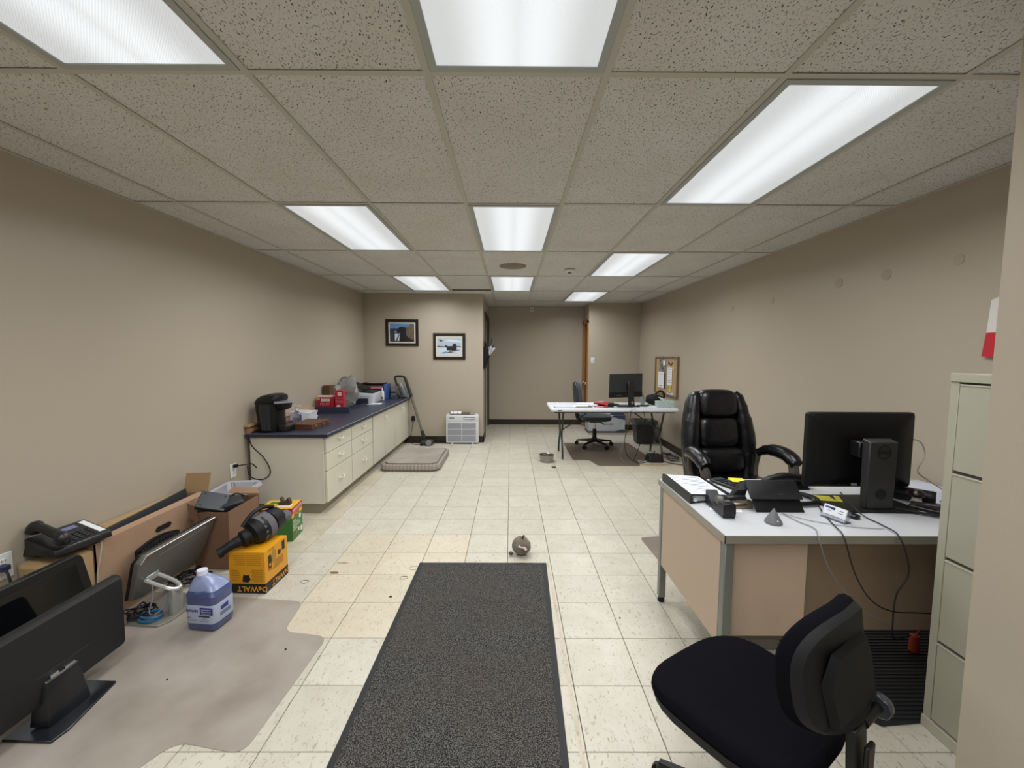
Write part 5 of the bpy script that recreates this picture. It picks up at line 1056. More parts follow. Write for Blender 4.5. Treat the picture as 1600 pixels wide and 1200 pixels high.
# steel bowl, leaf bits, toy
ST = mat('steel', '9a9a94', .28, metal=.9)
t = thing('pet_bowl', 'stainless steel dog bowl on the floor left of the folding table leg', 'bowl', (.50, 5.52, .001))
MB().lathe([(.085, 0), (.09, .004), (.098, .085), (.104, .095), (.098, .097), (.088, .09), (.078, .03), (.05, .012)], 28).build('bowl', t, ST)
TOYM = mat('plush_grey', '84786a', .98, spec=.1, vary=(14, .9, '5a4d41'), bump=(120, .7), sheen=.4)
t = thing('plush_toy', 'grubby round grey plush dog toy on the floor before the rug', 'dog toy', (.085, 2.92, .002))
mb = crumple(.070, .065, .066, 21, amt=.06); mb.build('body', t, TOYM)
MB().loft([[(.005+.010*math.cos(a), -.02+.010*math.sin(a), .12) for a in [k*PI/4 for k in range(8)]], [(.012+.009*math.cos(a), -.02+.009*math.sin(a), .145) for a in [k*PI/4 for k in range(8)]], [(.018+.004*math.cos(a), -.02+.004*math.sin(a), .155) for a in [k*PI/4 for k in range(8)]]]).build('ear', t, mat('plush_dark', '51483e', .95))
MB().sph((-.078, -.03, .020), (.016, .015, .014), 10, 6).tube([(-.075, -.03, .018), (-.06, -.03, .022)], .010, 8, 0).build('paw', t, mat('plush_dark', '51483e', .95))
MB().prism([(-.028, 0), (.008, -.008), (.018, .012), (-.012, .024)], .002, (.0, -.062, .082), (1, 0, 0), (0, .5, .8)).prism([(0, 0), (.022, -.022), (.034, -.006), (.014, .014)], .003, (.008, -.068, .078), (1, 0, 0), (0, .4, .8)).build('sewn_tag', t, mat('tag_cream', 'd2c6b8', .8))
def bit(x, y, sx, sy, name, label, m_, h=.006, seed=1):
    rnd = random.Random(seed); n = 7
    P = [(x+sx*math.cos(k*2*PI/n)*rnd.uniform(.5, 1), y+sy*math.sin(k*2*PI/n)*rnd.uniform(.5, 1)) for k in range(n)]
    solo(MB().prism(P, h, (0, 0, .001)), name, label, 'debris', m_)
bit(.565, 5.22, .05, .05, 'leaf_scrap', 'dark brown leaf scrap on the floor in front of the steel bowl', mat('leaf_dark', '4d3f30', .9), .008, 3)
bit(-1.18, 2.655, .038, .012, 'leaf_scrap', 'curled orange-brown leaf scrap on the yellowed tiles', mat('leaf_rust', '86623f', .9), .006, 4)
bit(-.725, 2.385, .012, .008, 'dark_crumb', 'small dark crumb at the left edge of the rug', mat('leaf_dark', '4d3f30', .9), .005, 5)
bit(.62, 2.19, .006, .005, 'dark_crumb', 'tiny black crumb on the white tiles between the rug and the steel desk', BLACK, .004, 6)
bit(-1.12, 1.94, .008, .006, 'dark_crumb', 'tiny dark crumb on the chair mat near its notched corner', BLACK, .006, 7)
bit(-1.55, 1.75, .006, .004, 'dark_crumb', 'tiny dark crumb in the middle of the left chair mat', BLACK, .006, 8)

# ================================================================ NEAR RIGHT: DESK AND CHAIRS
DT = mat('desk_laminate', 'c3c5c8', .35, spec=.5); DEDGE = mat('desk_edge', '9c9a90', .35, metal=.5); DLEG = mat('desk_leg', '7f837f', .35, metal=.6); DPAN = mat('desk_panel', 'baa490', .5); DPAND = mat('desk_panel_shaded', '8f7c69', .5)  # second panel tone: same paint darkened, shade of the recessed panels put into colour
DZ = .74; DX0, DX1, DY0, DY1 = .885, 2.44, 1.625, 2.385
t = thing('steel_desk', 'grey-topped steel office desk with tan panels at right', 'desk', (1.65, 2.0, 0))
MB().m(DT).box(DX0+.002, DY0+.002, DZ-.032, DX1-.002, DY1-.002, DZ).build('desktop', t, world=True)
MB().box(DX0, DY0, DZ-.034, DX1, DY0+.003, DZ-.001).box(DX0, DY1-.003, DZ-.034, DX1, DY1, DZ-.001).box(DX0, DY0, DZ-.034, DX0+.003, DY1, DZ-.001).build('edge_band', t, DEDGE, world=True)
for x, y in ((DX0+.008, DY0+.008), (DX0+.008, DY1-.048), (DX1-.05, DY0+.008), (DX1-.05, DY1-.048)):
    l = MB().box(x, y, .03, x+.038, y+.038, DZ-.034).build('leg', t, DLEG, world=True, bevel=.003)
    MB().lathe([(.019, 0), (.02, .004), (.018, .03)], 12, (x+.019, y+.019, 0)).build('foot', l, BLACK, world=True)
MB().box(DX0+.012, DY0+.055, .235, DX0+.032, DY1-.05, DZ-.036).build('side_panel', t, DPAN, world=True)
MB().box(DX0+.055, DY0+.045, .275, 1.262, DY0+.060, DZ-.036).build('pedestal_panel', t, DPAN, world=True)
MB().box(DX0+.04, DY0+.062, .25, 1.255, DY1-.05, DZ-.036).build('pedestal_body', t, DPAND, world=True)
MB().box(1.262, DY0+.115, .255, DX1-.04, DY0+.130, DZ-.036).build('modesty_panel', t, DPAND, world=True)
MB().box(DX0+.05, DY0+.048, .255, 1.25, DY0+.10, .274).build('pedestal_bottom_rail', t, mat('rail_dark', '4c4238', .5), world=True)

def cable(pts, name, label, m_=CORD, r=.004): return solo(MB().tube(pts, r, 6, 5), name, label, 'cord', m_)
E0 = DY0-.006
cable([(1.50, 1.93, DZ+.008), (1.44, 1.80, DZ+.006), (1.40, 1.70, DZ+.006), (1.37, E0, DZ-.002), (1.40, 1.59, .60), (1.50, 1.62, .47), (1.62, 1.65, .40), (1.78, 1.70, .36), (1.95, 1.72, .34)], 'power_cord', 'black cord hanging over the desk front, left of two dark loops', r=.0027)
cable([(1.60, 1.93, .82), (1.62, 1.83, DZ+.012), (1.62, 1.72, DZ+.006), (1.60, E0, DZ-.002), (1.63, 1.60, .60), (1.585, 1.60, .50), (1.60, 1.62, .36), (1.65, 1.66, .27), (1.76, 1.70, .255)], 'power_cord', 'black cord hanging over the desk front, right of two dark loops', r=.0027)
cable([(1.27, 1.85, DZ+.006), (1.28, 1.76, DZ+.005), (1.30, 1.69, DZ+.005), (1.265, E0, DZ-.002), (1.31, 1.60, .60), (1.45, 1.61, .44), (1.58, 1.63, .37), (1.68, 1.66, .34)], 'power_cord', 'thin grey cord running from the black tablet case over the desk front', mat('grey_cord', '77797c', .5), .002)
cable([(1.26, 1.85, DZ+.008), (1.36, 1.76, DZ+.004), (1.50, 1.70, DZ+.004), (1.60, 1.69, DZ+.004)], 'power_cord', 'second thin grey cord curving across the desk front', mat('grey_cord', '77797c', .5), .0016)
for k, (o, r_) in enumerate(((0, .006), (.03, .004), (.055, .003))):
    cable([(1.78+o, 1.93-o*.3, DZ+.016), (1.90+o, 1.86-o, DZ+.01), (2.05+o, 1.79-o, DZ+.008), (2.22+o, 1.74-o, DZ+.008), (2.34+o, 1.71-o, DZ+.008)], 'power_cord', ('thick black cord running right along the desk beside the filing cabinet', 'medium black cord just in front of the thick cord on the desk', 'thin black cord nearest the desk front edge, right of the monitor')[k], CORD, r_)
# binder
t = thing('open_binder', 'black ring binder holding white printed sheets at the desk left edge', 'binder', (1.02, 2.17, DZ+.001), 0)
BC = mat('binder_black', '0f1116', .4)
P = [(-.112, -.175), (.095, -.165), (.115, .18), (-.105, .175)]
MB().hexa([(-.112, -.185, 0), (.125, -.14, 0), (-.115, .175, 0), (.11, .185, 0), (-.112, -.185, .004), (.125, -.14, .004), (-.115, .175, .004), (.11, .185, .004)]).build('back_cover', t, BC)
MB().hexa([(-.124, -.19, 0), (-.112, -.19, 0), (-.127, .178, 0), (-.115, .178, 0), (-.124, -.19, .042), (-.112, -.19, .042), (-.127, .178, .042), (-.115, .178, .042)]).build('spine', t, BC)
MB().hexa([(-.112, -.175, .006), (.112, -.135, .006), (-.113, .17, .006), (.10, .178, .006), (-.112, -.175, .038), (.112, -.135, .020), (-.113, .17, .038), (.10, .178, .020)]).build('page_block', t, mat('page_edges', 'b7babd', .7))
MB().hexa([(-.112, -.182, .0385), (.122, -.14, .0205), (-.113, .172, .0385), (.108, .183, .0205), (-.112, -.182, .041), (.122, -.14, .023), (-.113, .172, .041), (.108, .183, .023)]).build('front_cover', t, BC)
MB().hexa([(-.108, -.165, .0412), (.085, -.132, .0262), (-.108, .165, .0412), (.082, .172, .0262), (-.108, -.165, .0422), (.085, -.132, .0272), (-.108, .165, .0422), (.082, .172, .0272)]).build('top_sheet', t, PAPER)
mb = MB().m(mat('faint_print', '8d95b0', .7))
for k in range(11):
    y = -.12+k*.025; mb.hexa([(-.09, y, .0408), (.05+.02*(k % 3), y, .0298), (-.09, y+.004, .0408), (.05+.02*(k % 3), y+.004, .0298), (-.09, y, .0414), (.05+.02*(k % 3), y, .0303), (-.09, y+.004, .0414), (.05+.02*(k % 3), y+.004, .0303)])
mb.build('print', t)
MB().cyl((-.098, -.186, .02), (-.098, -.19, .02), .011).build('ring_hole', t, CHROME)
solo(MB().prism([(0, 0), (.14, -.03), (.18, .06), (.05, .09)], .001, (.955, 1.90, DZ+.0006)), 'loose_sheet', 'white sheet sticking out below the black binder', 'paper', PAPER)
# tape dispenser
t = thing('tape_dispenser', 'black desk tape dispenser at the front left of the steel desk', 'tape dispenser', (1.0, 1.895, DZ+.001), -PI/2-.06)
TD = mat('tape_black', '101114', .4, spec=.4)
MB().prism([(-.10, 0), (.095, 0), (.103, .025), (.097, .066), (.055, .07), (.02, .03), (-.03, .03), (-.065, .05), (-.10, .07)], .056, (0, .028, 0), (1, 0, 0), (0, 0, 1)).build('body', t, TD, bevel=.003)
MB().cyl((-.012, -.010, .046), (-.012, .010, .046), .022, .022, 20).build('tape_roll', t, mat('tape_clear', '77746c', .3))
MB().box(.06, -.012, .069, .08, .012, .074).build('cutter', t, CHROME)
solo(MB().prism([(0, 0), (.11, .0), (.12, .09), (.01, .10)], .012, (1.075, 1.92, DZ+.001)), 'note_papers', 'small stack of white note papers behind the tape dispenser', 'paper', PAPER)
# stapler
t = thing('stapler', 'bronze and black stapler between the tape dispenser and tablet case', 'stapler', (1.105, 1.925, DZ+.001), .08); t.scale = (.66, .8, .9)
BZ = mat('bronze', '8a7c6c', .35, metal=.6)
MB().rbox(-.09, -.02, 0, .10, .02, .016, .008).build('base', t, BZ); MB().hexa([(-.09, -.016, .04), (.09, -.016, .022), (-.09, .016, .04), (.09, .016, .022), (-.09, -.012, .058), (.09, -.014, .045), (-.09, .012, .058), (.09, .014, .045)]).build('magazine_arm', t, BZ, bevel=.003)
MB().hexa([(-.105, -.022, .045), (.05, -.02, .052), (-.105, .022, .045), (.05, .02, .052), (-.095, -.018, .07), (.05, -.016, .066), (-.095, .018, .07), (.05, .016, .066)]).build('top_cap', t, TD, bevel=.004); MB().box(.06, -.018, .0, .10, .018, .04).build('hinge', t, BZ)
# tablet in folio case
t = thing('tablet_case', 'black folio tablet case standing folded on the desk', 'tablet', (1.28, 1.93, DZ+.001), 0)
TCM = mat('folio_black', '0f1012', .6, spec=.3, bump=(400, .15))
MB().hexa([(-.118, -.06, 0), (.112, -.06, 0), (-.118, -.052, 0), (.112, -.052, 0), (-.128, -.025, .066), (.102, -.025, .066), (-.128, -.017, .066), (.102, -.017, .066)]).build('lower_flap', t, TCM, bevel=.003)
MB().hexa([(-.140, -.052, .060), (.108, -.052, .060), (-.140, -.040, .056), (.108, -.040, .056), (-.125, .035, .128), (.122, .035, .128), (-.125, .047, .122), (.122, .047, .122)]).build('upper_panel', t, TCM, bevel=.004)
MB().hexa([(-.14, -.05, .055), (-.125, -.05, .055), (-.22, -.03, .0), (-.10, .06, .0), (-.125, .035, .12), (-.11, .035, .12), (-.17, .05, .03), (-.10, .07, .06)]).build('side_wing', t, TCM) if 0 else None
MB().hexa([(-.19, .045, .03), (-.12, .05, .0), (-.19, .07, .03), (-.12, .08, .0), (-.16, .035, .075), (-.12, .02, .085), (-.135, .065, .11), (-.11, .06, .118)]).build('cover_fold', t, TCM)
MB().m(CHROME).hexa([(-.002, -.0305, .0765), (.03, -.0305, .0765), (-.002, -.0285, .0745), (.03, -.0285, .0745), (-.002, -.0275, .0795), (.03, -.0275, .0795), (-.002, -.0255, .0775), (.03, -.0255, .0775)]).build('logo_bar', t)
# cone, card holder, mouse
t = thing('desk_cone', 'small grey cone paperweight at the front of the desk', 'paperweight', (1.165, 1.752, DZ+.001))
MB().lathe([(.034, 0), (.035, .004), (.034, .010), (.002, .066)], 24).build('cone', t, mat('cone_grey', '6e6f72', .5)); MB().cyl((.0, -.032, .016), (.0, -.028, .018), .005).build('gem', t, CHROME)
t = thing('card_holder', 'clear business card holder with white cards on the desk', 'card holder', (1.463, 1.79, DZ+.001), -1.25)
MB().box(-.052, -.012, 0, .052, .03, .003).box(-.052, -.014, 0, .052, -.011, .02).hexa([(-.052, .008, 0), (.052, .008, 0), (-.052, .011, 0), (.052, .011, 0), (-.052, .024, .05), (.052, .024, .05), (-.052, .027, .05), (.052, .027, .05)]).build('holder', t, CLR)
u_, v_ = (1, 0, 0), (0, .3, .95)
MB().m(PAPER).prism([(-.048, .002), (.048, .002), (.048, .058), (-.048, .058)], .006, (0, -.002, .002), u_, v_).build('cards', t)
MB().m(mat('card_blue', '3f5f9a', .5)).prism([(-.042, .044), (-.015, .044), (-.015, .053), (-.042, .053)], .0006, (0, -.0079, .002), u_, v_).m(mat('card_navy', '22304e', .5)).prism([(-.018, .042), (.0, .042), (.0, .053), (-.018, .053)], .0008, (0, -.0081, .002), u_, v_).m(mat('label_grey', '6d748c', .5)).prism([(.012, .044), (.036, .044), (.036, .047), (.012, .047)], .0006, (0, -.0079, .002), u_, v_).prism([(.012, .034), (.036, .034), (.036, .037), (.012, .037)], .0006, (0, -.0079, .002), u_, v_).prism([(-.04, .014), (.036, .014), (.036, .017), (-.04, .017)], .0006, (0, -.0079, .002), u_, v_).prism([(-.036, .034), (-.012, .034), (-.012, .036), (-.036, .036)], .0006, (0, -.0079, .002), u_, v_).build('print', t)
solo(MB().t((1.55, 1.855, DZ+.001), (0, 0, -1.15)).rbox(-.07, -.02, 0, .07, .02, .018, .01), 'black_remote', 'slim black remote lying behind the business card holder', 'remote', TD)
# headset-like thick loop
t = thing('headset', 'black corded headset looped on the desk left of the monitor stand', 'headset', (1.42, 2.02, DZ+.001))
MB().tube([(-.10, -.06, .014), (.0, -.075, .014), (.09, -.06, .014), (.13, .0, .014), (.09, .07, .016), (-.02, .09, .016), (-.10, .06, .016)], .012, 8, 4).build('band', t, BLACK)
MB().tube([(-.02, .04, .02), (.03, .05, .026), (.07, .02, .02)], .013, 8, 3).build('ear_piece', t, TD); MB().tube([(-.03, .0, .018), (.03, .01, .02), (.06, -.01, .018)], .007, 8, 3).build('boom', t, CHROME)
# desk phone handset piece behind the tablet (dark rounded device)
t = thing('phone_handset', 'black curved telephone handset behind the tablet case', 'telephone', (1.52, 2.22, DZ+.001))
MB().tube([(-.13, .0, .012), (-.08, .0, .05), (.0, 0, .065), (.10, 0, .055), (.15, 0, .03)], [.02, .02, .024, .024, .02], 10, 4).build('handset', t, BLACK); MB().hexa([(-.09, -.03, 0), (.13, -.03, 0), (-.09, .06, 0), (.13, .06, 0), (-.06, -.01, .03), (.12, -.01, .03), (-.06, .06, .04), (.12, .06, .04)]).build('base', t, TD)
# calculator, photo wallet, sticky note
t = thing('calculator', 'dark desk calculator lying behind the ring binder', 'calculator', (1.235, 2.275, DZ+.001), .35)
MB().rbox(-.045, -.095, 0, .045, .09, .018, .015).build('body', t, TD)
mb = []
for i in range(3):
    for j in range(4): MB().box(-.033+i*.024, -.075+j*.025, .018, -.015+i*.024, -.058+j*.025, .022).build('key', t, GREYD)
MB().box(-.035, .04, .018, .035, .075, .020).build('display', t, mat('lcd_dark', '3c4440', .2))
t = thing('photo_tray', 'black rounded tray holding a printed photo behind the tablet case', 'tray', (1.39, 2.245, DZ+.001), -.12)
MB().rbox(-.12, -.075, 0, .13, .07, .012, .03, 4).build('tray', t, TD); MB().box(-.06, -.05, .012, .08, .045, .0145).build('photo', t, mat('photo_print', '6a4b38', .4, vary=(25, .9, 'c79a7c'))); MB().box(.0, -.05, .0146, .08, -.02, .0155).build('caption', t, PAPER)
solo(MB().t((1.295, 2.275, DZ+.0285), (.0, 0.0, -.15)).box(-.04, -.038, 0, .04, .038, .0015), 'sticky_note', 'yellow sticky note between the calculator and the photo tray', 'sticky note', mat('note_yellow2', 'e0d634', .6))
# monitor
t = thing('monitor', 'large black monitor seen from behind on the steel desk', 'monitor', (1.735, 2.0, DZ+.001))
MK = mat('dell_black', '08080a', .5, spec=.25); SK = mat('dell_stand', '30302f', .45, spec=.35)
def ring_xz(x0, x1, z0, z1, y, r=.012, dx=0):
    out = []
    for (cx_, cz, a0) in ((x1-r, z1-r, 0), (x0+r, z1-r, PI/2), (x0+r, z0+r, PI), (x1-r, z0+r, 1.5*PI)):
        for k in range(4): a = a0+k*PI/6; out.append((cx_+r*math.cos(a), y, cz+r*math.sin(a)))
    return out
MB().t((.035, 0, 0)).loft([ring_xz(-.272, .255, .078, .452, .055), ring_xz(-.275, .258, .075, .455, .045), ring_xz(-.275, .258, .075, .455, .025), ring_xz(-.262, .247, .085, .447, .012), ring_xz(-.17, .17, .12, .40, -.012, .03), ring_xz(-.14, .14, .14, .38, -.018, .03)]).build('rear_shell', t, MK)
MB().t((.035, 0, 0)).box(-.265, .055, .088, .25, .057, .446).build('screen', t, mat('screen_dk', '0a0c10', .12))
MB().t((.035, 0, 0)).box(-.20, .0105, .432, .20, .0125, .435).build('vent_slot', t, BLACK)
MB().t((.035, 0, 0)).hexa([(-.20, .008, .085), (.0, .0, .085), (-.20, .02, .085), (.0, .02, .085), (-.20, .006, .105), (.0, -.002, .105), (-.20, .02, .105), (.0, .02, .105)]).build('port_bay', t, SATIN)
MB().t((.035, 0, 0)).m(mat('port_white', 'a8a8a6', .4)).box(-.06, -.006, .09, -.035, .0, .101).m(GREYD).box(-.13, .0, .09, -.115, .004, .096).box(-.10, -.002, .09, -.085, .002, .096).build('port', t)
MB().box(-.06, -.075, .25, .06, -.015, .325).build('mount_head', t, SATIN, bevel=.004)
MB().hexa([(-.045, -.115, .012), (.085, -.115, .012), (-.045, -.075, .012), (.085, -.075, .012), (-.05, -.12, .335), (.085, -.12, .335), (-.05, -.075, .345), (.085, -.075, .345)]).build('stand_neck', t, SK, bevel=.004)
MB().m(BLACK).cyl((.02, -.1165, .085), (.02, -.119, .085), .024, .024, 24).build('cable_hole', t)
mb = MB().m(mat('logo_dark', '060606', .5))
for k in range(28):
    a, b2 = k*2*PI/28, (k+1)*2*PI/28; mb.hexa([(.02+.032*math.cos(a), -.1214, .287+.032*math.sin(a)), (.02+.032*math.cos(b2), -.1214, .287+.032*math.sin(b2)), (.02+.032*math.cos(a), -.1195, .287+.032*math.sin(a)), (.02+.032*math.cos(b2), -.1195, .287+.032*math.sin(b2)), (.02+.0285*math.cos(a), -.1214, .287+.0285*math.sin(a)), (.02+.0285*math.cos(b2), -.1214, .287+.0285*math.sin(b2)), (.02+.0285*math.cos(a), -.1195, .287+.0285*math.sin(a)), (.02+.0285*math.cos(b2), -.1195, .287+.0285*math.sin(b2))])
mb.text('DELL', .022, (.02, -.1212, .287), (1, 0, 0), (0, 0, 1), bold=.03).build('logo', t)
MB().prism([(-.19, -.13), (.19, -.14), (.215, -.06), (.20, .09), (-.15, .09), (-.20, -.03)], .012, (0, 0, 0)).build('stand_base', t, mat('dell_base', '191918', .5, spec=.3), bevel=.003)
solo(MB().t((1.59, 2.03, DZ+.0135), (0, 0, -.2)).box(-.05, -.038, 0, .05, .038, .0015), 'sticky_note', 'yellow sticky note on the left of the black monitor base', 'sticky note', mat('note_yellow3', 'd2ca45', .6))
solo(MB().t((1.665, 2.02, DZ+.0135), (0, 0, -.5)).box(-.012, -.045, 0, .012, .045, .0015), 'sticky_note', 'narrow strip of yellow paper beside the note on the monitor base', 'sticky note', mat('note_yellow3', 'd2ca45', .6))
cable([(2.0, 2.03, 1.06), (2.06, 2.02, 1.05), (2.09, 2.02, .98), (2.06, 2.02, .90), (2.12, 2.02, .85), (2.20, 2.02, .80), (2.20, 1.98, DZ+.03), (2.13, 1.93, DZ+.006), (2.05, 1.95, DZ+.006)], 'usb_cord', 'thin white cord curving from the right side of the black monitor', mat('white_cord', 'b8b4a8', .5), .0035)
# items right of the monitor
t = thing('canister', 'black round canister lying on the desk right of the monitor stand', 'canister', (2.03, 2.03, DZ+.001))
MB().t((0, 0, .036), (0, 0, .75)).cyl((0, .09, 0), (0, -.09, 0), .034, .035, 20).cyl((0, -.085, 0), (0, -.10, 0), .036, .034, 20).build('barrel', t, BLACK)
t = thing('candy_dish', 'low glass dish filled with yellow and orange bits behind the black cylinder', 'dish', (2.10, 2.12, DZ+.001))
MB().lathe([(.04, 0), (.06, .010), (.066, .024), (.063, .025), (.055, .012), (.03, .005)], 24).build('dish', t, mat('dish_glass', '8f9184', .2, alpha=.8))
for k, (a, c_) in enumerate(((0, 'b8923f'), (1.2, 'a8694a'), (2.4, 'b9a860'), (3.6, '8f6a50'), (4.8, 'b8923f'))): MB().sph((.032*math.cos(a), .032*math.sin(a), .018), (.014, .012, .009), 8, 5).build('candy', t, mat('candy_'+c_, c_, .5))
t = thing('hand_stamp', 'wooden-knobbed round rubber stamp near the filing cabinet', 'stamp', (2.00, 1.955, DZ+.001))
MB().lathe([(.022, 0), (.024, .02), (.018, .035), (.018, .045)], 16).build('base', t, WHITE); MB().lathe([(.018, .045), (.03, .053), (.034, .064), (.029, .074), (.015, .085)], 20).build('knob', t, mat('stamp_knob', '241414', .3))
t = thing('black_stapler', 'black stapler lying in front of the rubber stamp', 'stapler', (2.0, 1.875, DZ+.001), -.95)
MB().rbox(-.085, -.018, 0, .085, .018, .016, .006).build('base', t, TD); MB().hexa([(-.08, -.015, .024), (.085, -.015, .02), (-.08, .015, .024), (.085, .015, .02), (-.08, -.012, .034), (.085, -.014, .046), (-.08, .012, .034), (.085, .014, .046)]).build('arm', t, mat('stapler_dk', '2a2322', .35), bevel=.003); MB().box(.05, -.016, .015, .085, .016, .022).build('hinge', t, TD)
solo(MB().tube([(2.19+.022*math.cos(a), 1.99+.022*math.sin(a), DZ+.008) for a in [k*.6 for k in range(11)]], .005, 6), 'ring_clip', 'small silver ring right of the rubber stamp', 'ring', CHROME)
t = thing('paper_plans', 'large white printed sheets spread at the right end of the desk', 'paper', (2.2, 2.15, DZ+.001))
MB().prism([(-.26, -.10), (.22, -.27), (.235, .15), (.1, .225), (-.24, .22)], .003, (0, 0, 0)).build('sheet', t, mat('plan_paper', 'ccd0de', .7))
mb = MB().m(mat('faint_print', '8d95b0', .7))
for k in range(5): mb.prism([(-.02+.02*k, -.12+.035*k), (.19, -.19+.035*k), (.19, -.184+.035*k), (-.02+.02*k, -.114+.035*k)], .0004, (0, 0, .003))
mb.build('print', t)
pile('desk_cables', 'thin white cables bunched on the printed sheets behind the monitor stand', 2.02, 2.18, .10, .07, 3, mat('pale_cord2', 'b3b4b8', .5), 31, z=DZ+.008, r=.003, zs=.012)

# leather executive chair
LE = mat('black_leather', '0a0b10', .30, spec=.5, bump=(35, .25)); ARM = mat('arm_taupe', '4b4640', .45)
t = thing('executive_chair', 'black padded leather executive chair behind the steel desk', 'office chair', (1.655, 2.95, .003), .10)
star_base(t, .32, .11, ARM, .3)
MB().cyl((0, 0, .13), (0, 0, .40), .035, .03, 14).build('gas_lift', t, BLACK)
MB().box(-.12, -.12, .39, .12, .12, .43).build('seat_plate', t, BLACK)
MB().loft([sup(.23, .23, .43, .5), sup(.265, .265, .45, .5), sup(.28, .28, .51, .5), sup(.26, .26, .55, .5), sup(.18, .18, .56, .5)]).build('seat', t, LE)
# backrest: outer shell + side bolsters + three stacked cushions; faces -Y
def pad(cx_, hx, z0, z1, y0, th, lean, p=.45, n=24, bow=0):
    rings = []
    for (d, s_) in ((0, .90), (-th*.25, 1.0), (-th*.7, .97), (-th*.95, .80), (-th, .5)):
        ring = []
        for k in range(n):
            a = k*2*PI/n; u_ = abs(math.cos(a))**p*(1 if math.cos(a) > 0 else -1); v_ = abs(math.sin(a))**p*(1 if math.sin(a) > 0 else -1)
            z = (z0+z1)/2+(z1-z0)/2*s_*v_; x = cx_+hx*s_*u_
            ring.append((x, y0+d+lean*(z-.5)+bow*(u_*u_), z))
        rings.append(ring)
    return MB().loft(rings)
LN = .16; Y0 = .20
MB().loft([[(hx*u+cx_, Y0+d+LN*(z-.5), z) for hx, u, cx_, z in [(w_, 1, 0, z_) for w_, z_ in ((.255, .50), (.272, .70), (.268, .85), (.245, 1.0), (.22, 1.10), (.18, 1.17), (.09, 1.185))]+[(w_, -1, 0, z_) for w_, z_ in ((.09, 1.185), (.18, 1.17), (.22, 1.10), (.245, 1.0), (.268, .85), (.272, .70), (.255, .50))]] for d in (.05, .0)]).build('back_shell', t, mat('shell_leather', '0d0d10', .45), bevel=.015, seg=2)
for s_ in (-1, 1):
    MB().tube([(s_*.222, Y0-.03, .55), (s_*.235, Y0-.035+LN*.18, .70), (s_*.228, Y0-.04+LN*.35, .86), (s_*.205, Y0-.045+LN*.5, 1.0), (s_*.185, Y0-.035+LN*.6, 1.12), (s_*.155, Y0-.02+LN*.63, 1.165)], [.05, .062, .066, .062, .052, .044, .036], 12, 4, flat=1.0).build('side_bolster', t, LE)
pad(0, .165, .985, 1.205, Y0, .105, LN, .5).build('head_cushion', t, LE, sub=1)
pad(0, .175, .745, 1.0, Y0+.01, .10, LN, .5).build('back_cushion', t, LE, sub=1)
pad(0, .205, .56, .765, Y0+.005, .11, LN, .5).build('lumbar_cushion', t, LE, sub=1)
for s_ in (-1, 1):
    MB().tube([(s_*.285, .14, .72), (s_*.31, .08, .755), (s_*.325, .0, .765), (s_*.335, -.10, .752), (s_*.335, -.18, .71)], [.034, .042, .048, .050, .050, .042], 12, 4, flat=.85).build('arm_pad', t, LE)
    MB().tube([(s_*.335, -.15, .70), (s_*.325, -.17, .62), (s_*.30, -.12, .50), (s_*.24, -.02, .44), (s_*.12, 0, .42)], .027, 8, 4, flat=1.2).build('arm_support', t, ARM)
    MB().tube([(s_*.28, .13, .70), (s_*.27, .14, .60), (s_*.25, .10, .48)], .018, 8, 3).build('arm_brace', t, ARM)

# black task chair in the foreground
TF = mat('task_fabric', '0f0f14', .95, spec=.05, bump=(350, .3)); TS = mat('task_shell', '121316', .6, spec=.3)
th_ = math.atan2(.51, .86)     # faces away to the left
t = thing('task_chair', 'armless black fabric task chair in the right foreground', 'office chair', (.72, 1.16, .001), th_)
star_base(t, .25, .10, BLACK, 1.97)
MB().cyl((0, 0, .12), (0, 0, .27), .034, .03, 14).build('gas_shroud', t, BLACK); MB().cyl((0, 0, .27), (0, 0, .40), .014).build('gas_lift', t, CHROME)
MB().box(-.09, -.14, .375, .09, .10, .40).build('seat_plate', t, BLACK)
def sseat(s_, z, dz=0):
    out = []
    for k in range(32):
        a = k*2*PI/32; u_ = abs(math.cos(a))**.62*(1 if math.cos(a) > 0 else -1); v_ = abs(math.sin(a))**.62*(1 if math.sin(a) > 0 else -1)
        w_ = .232+.012*v_
        out.append((w_*u_*s_, .225*v_*s_+.01, z-(.02*max(0, v_-.4) if dz else 0)+(.012*(abs(u_)**2) if dz else 0)))
    return out
MB().loft([sseat(.86, .398), sseat(.97, .405), sseat(1.0, .425, 1)]).build('seat_pan', t, TS)
MB().loft([sseat(.985, .424, 1), sseat(1.01, .437, 1), sseat(.99, .455, 1), sseat(.93, .466, 1), sseat(.7, .468, 1), sseat(.35, .462)]).build('seat', t, TF)
# curved backrest, cushion forward (+y), shell behind
def bk(off, s_, zc=.718, hz=.124, hw=.185):
    out = []
    for k in range(36):
        a = k*2*PI/36; u_ = abs(math.cos(a))**.55*(1 if math.cos(a) > 0 else -1); v_ = abs(math.sin(a))**.6*(1 if math.sin(a) > 0 else -1)
        ww = hw*(1-.10*max(0, v_)**2)
        x = ww*u_*s_; z = zc+hz*v_*s_+.02*(1-u_*u_)*max(0, v_)
        out.append((x+.014, -.262+off+1.5*x*x+.15*(z-.55), z-.02))
    return out
MB().loft([bk(.0, 1.0), bk(.008, 1.035), bk(.022, 1.045), bk(.034, 1.0), bk(.038, .8), bk(.036, .4)]).build('back_cushion', t, TF)
MB().loft([bk(.004, 1.0), bk(-.006, .985), bk(-.016, .93)], caps=True).build('back_shell', t, TS)
P = [(-.11, .60), (.11, .60), (.125, .70), (.085, .765), (-.085, .765), (-.125, .70)]
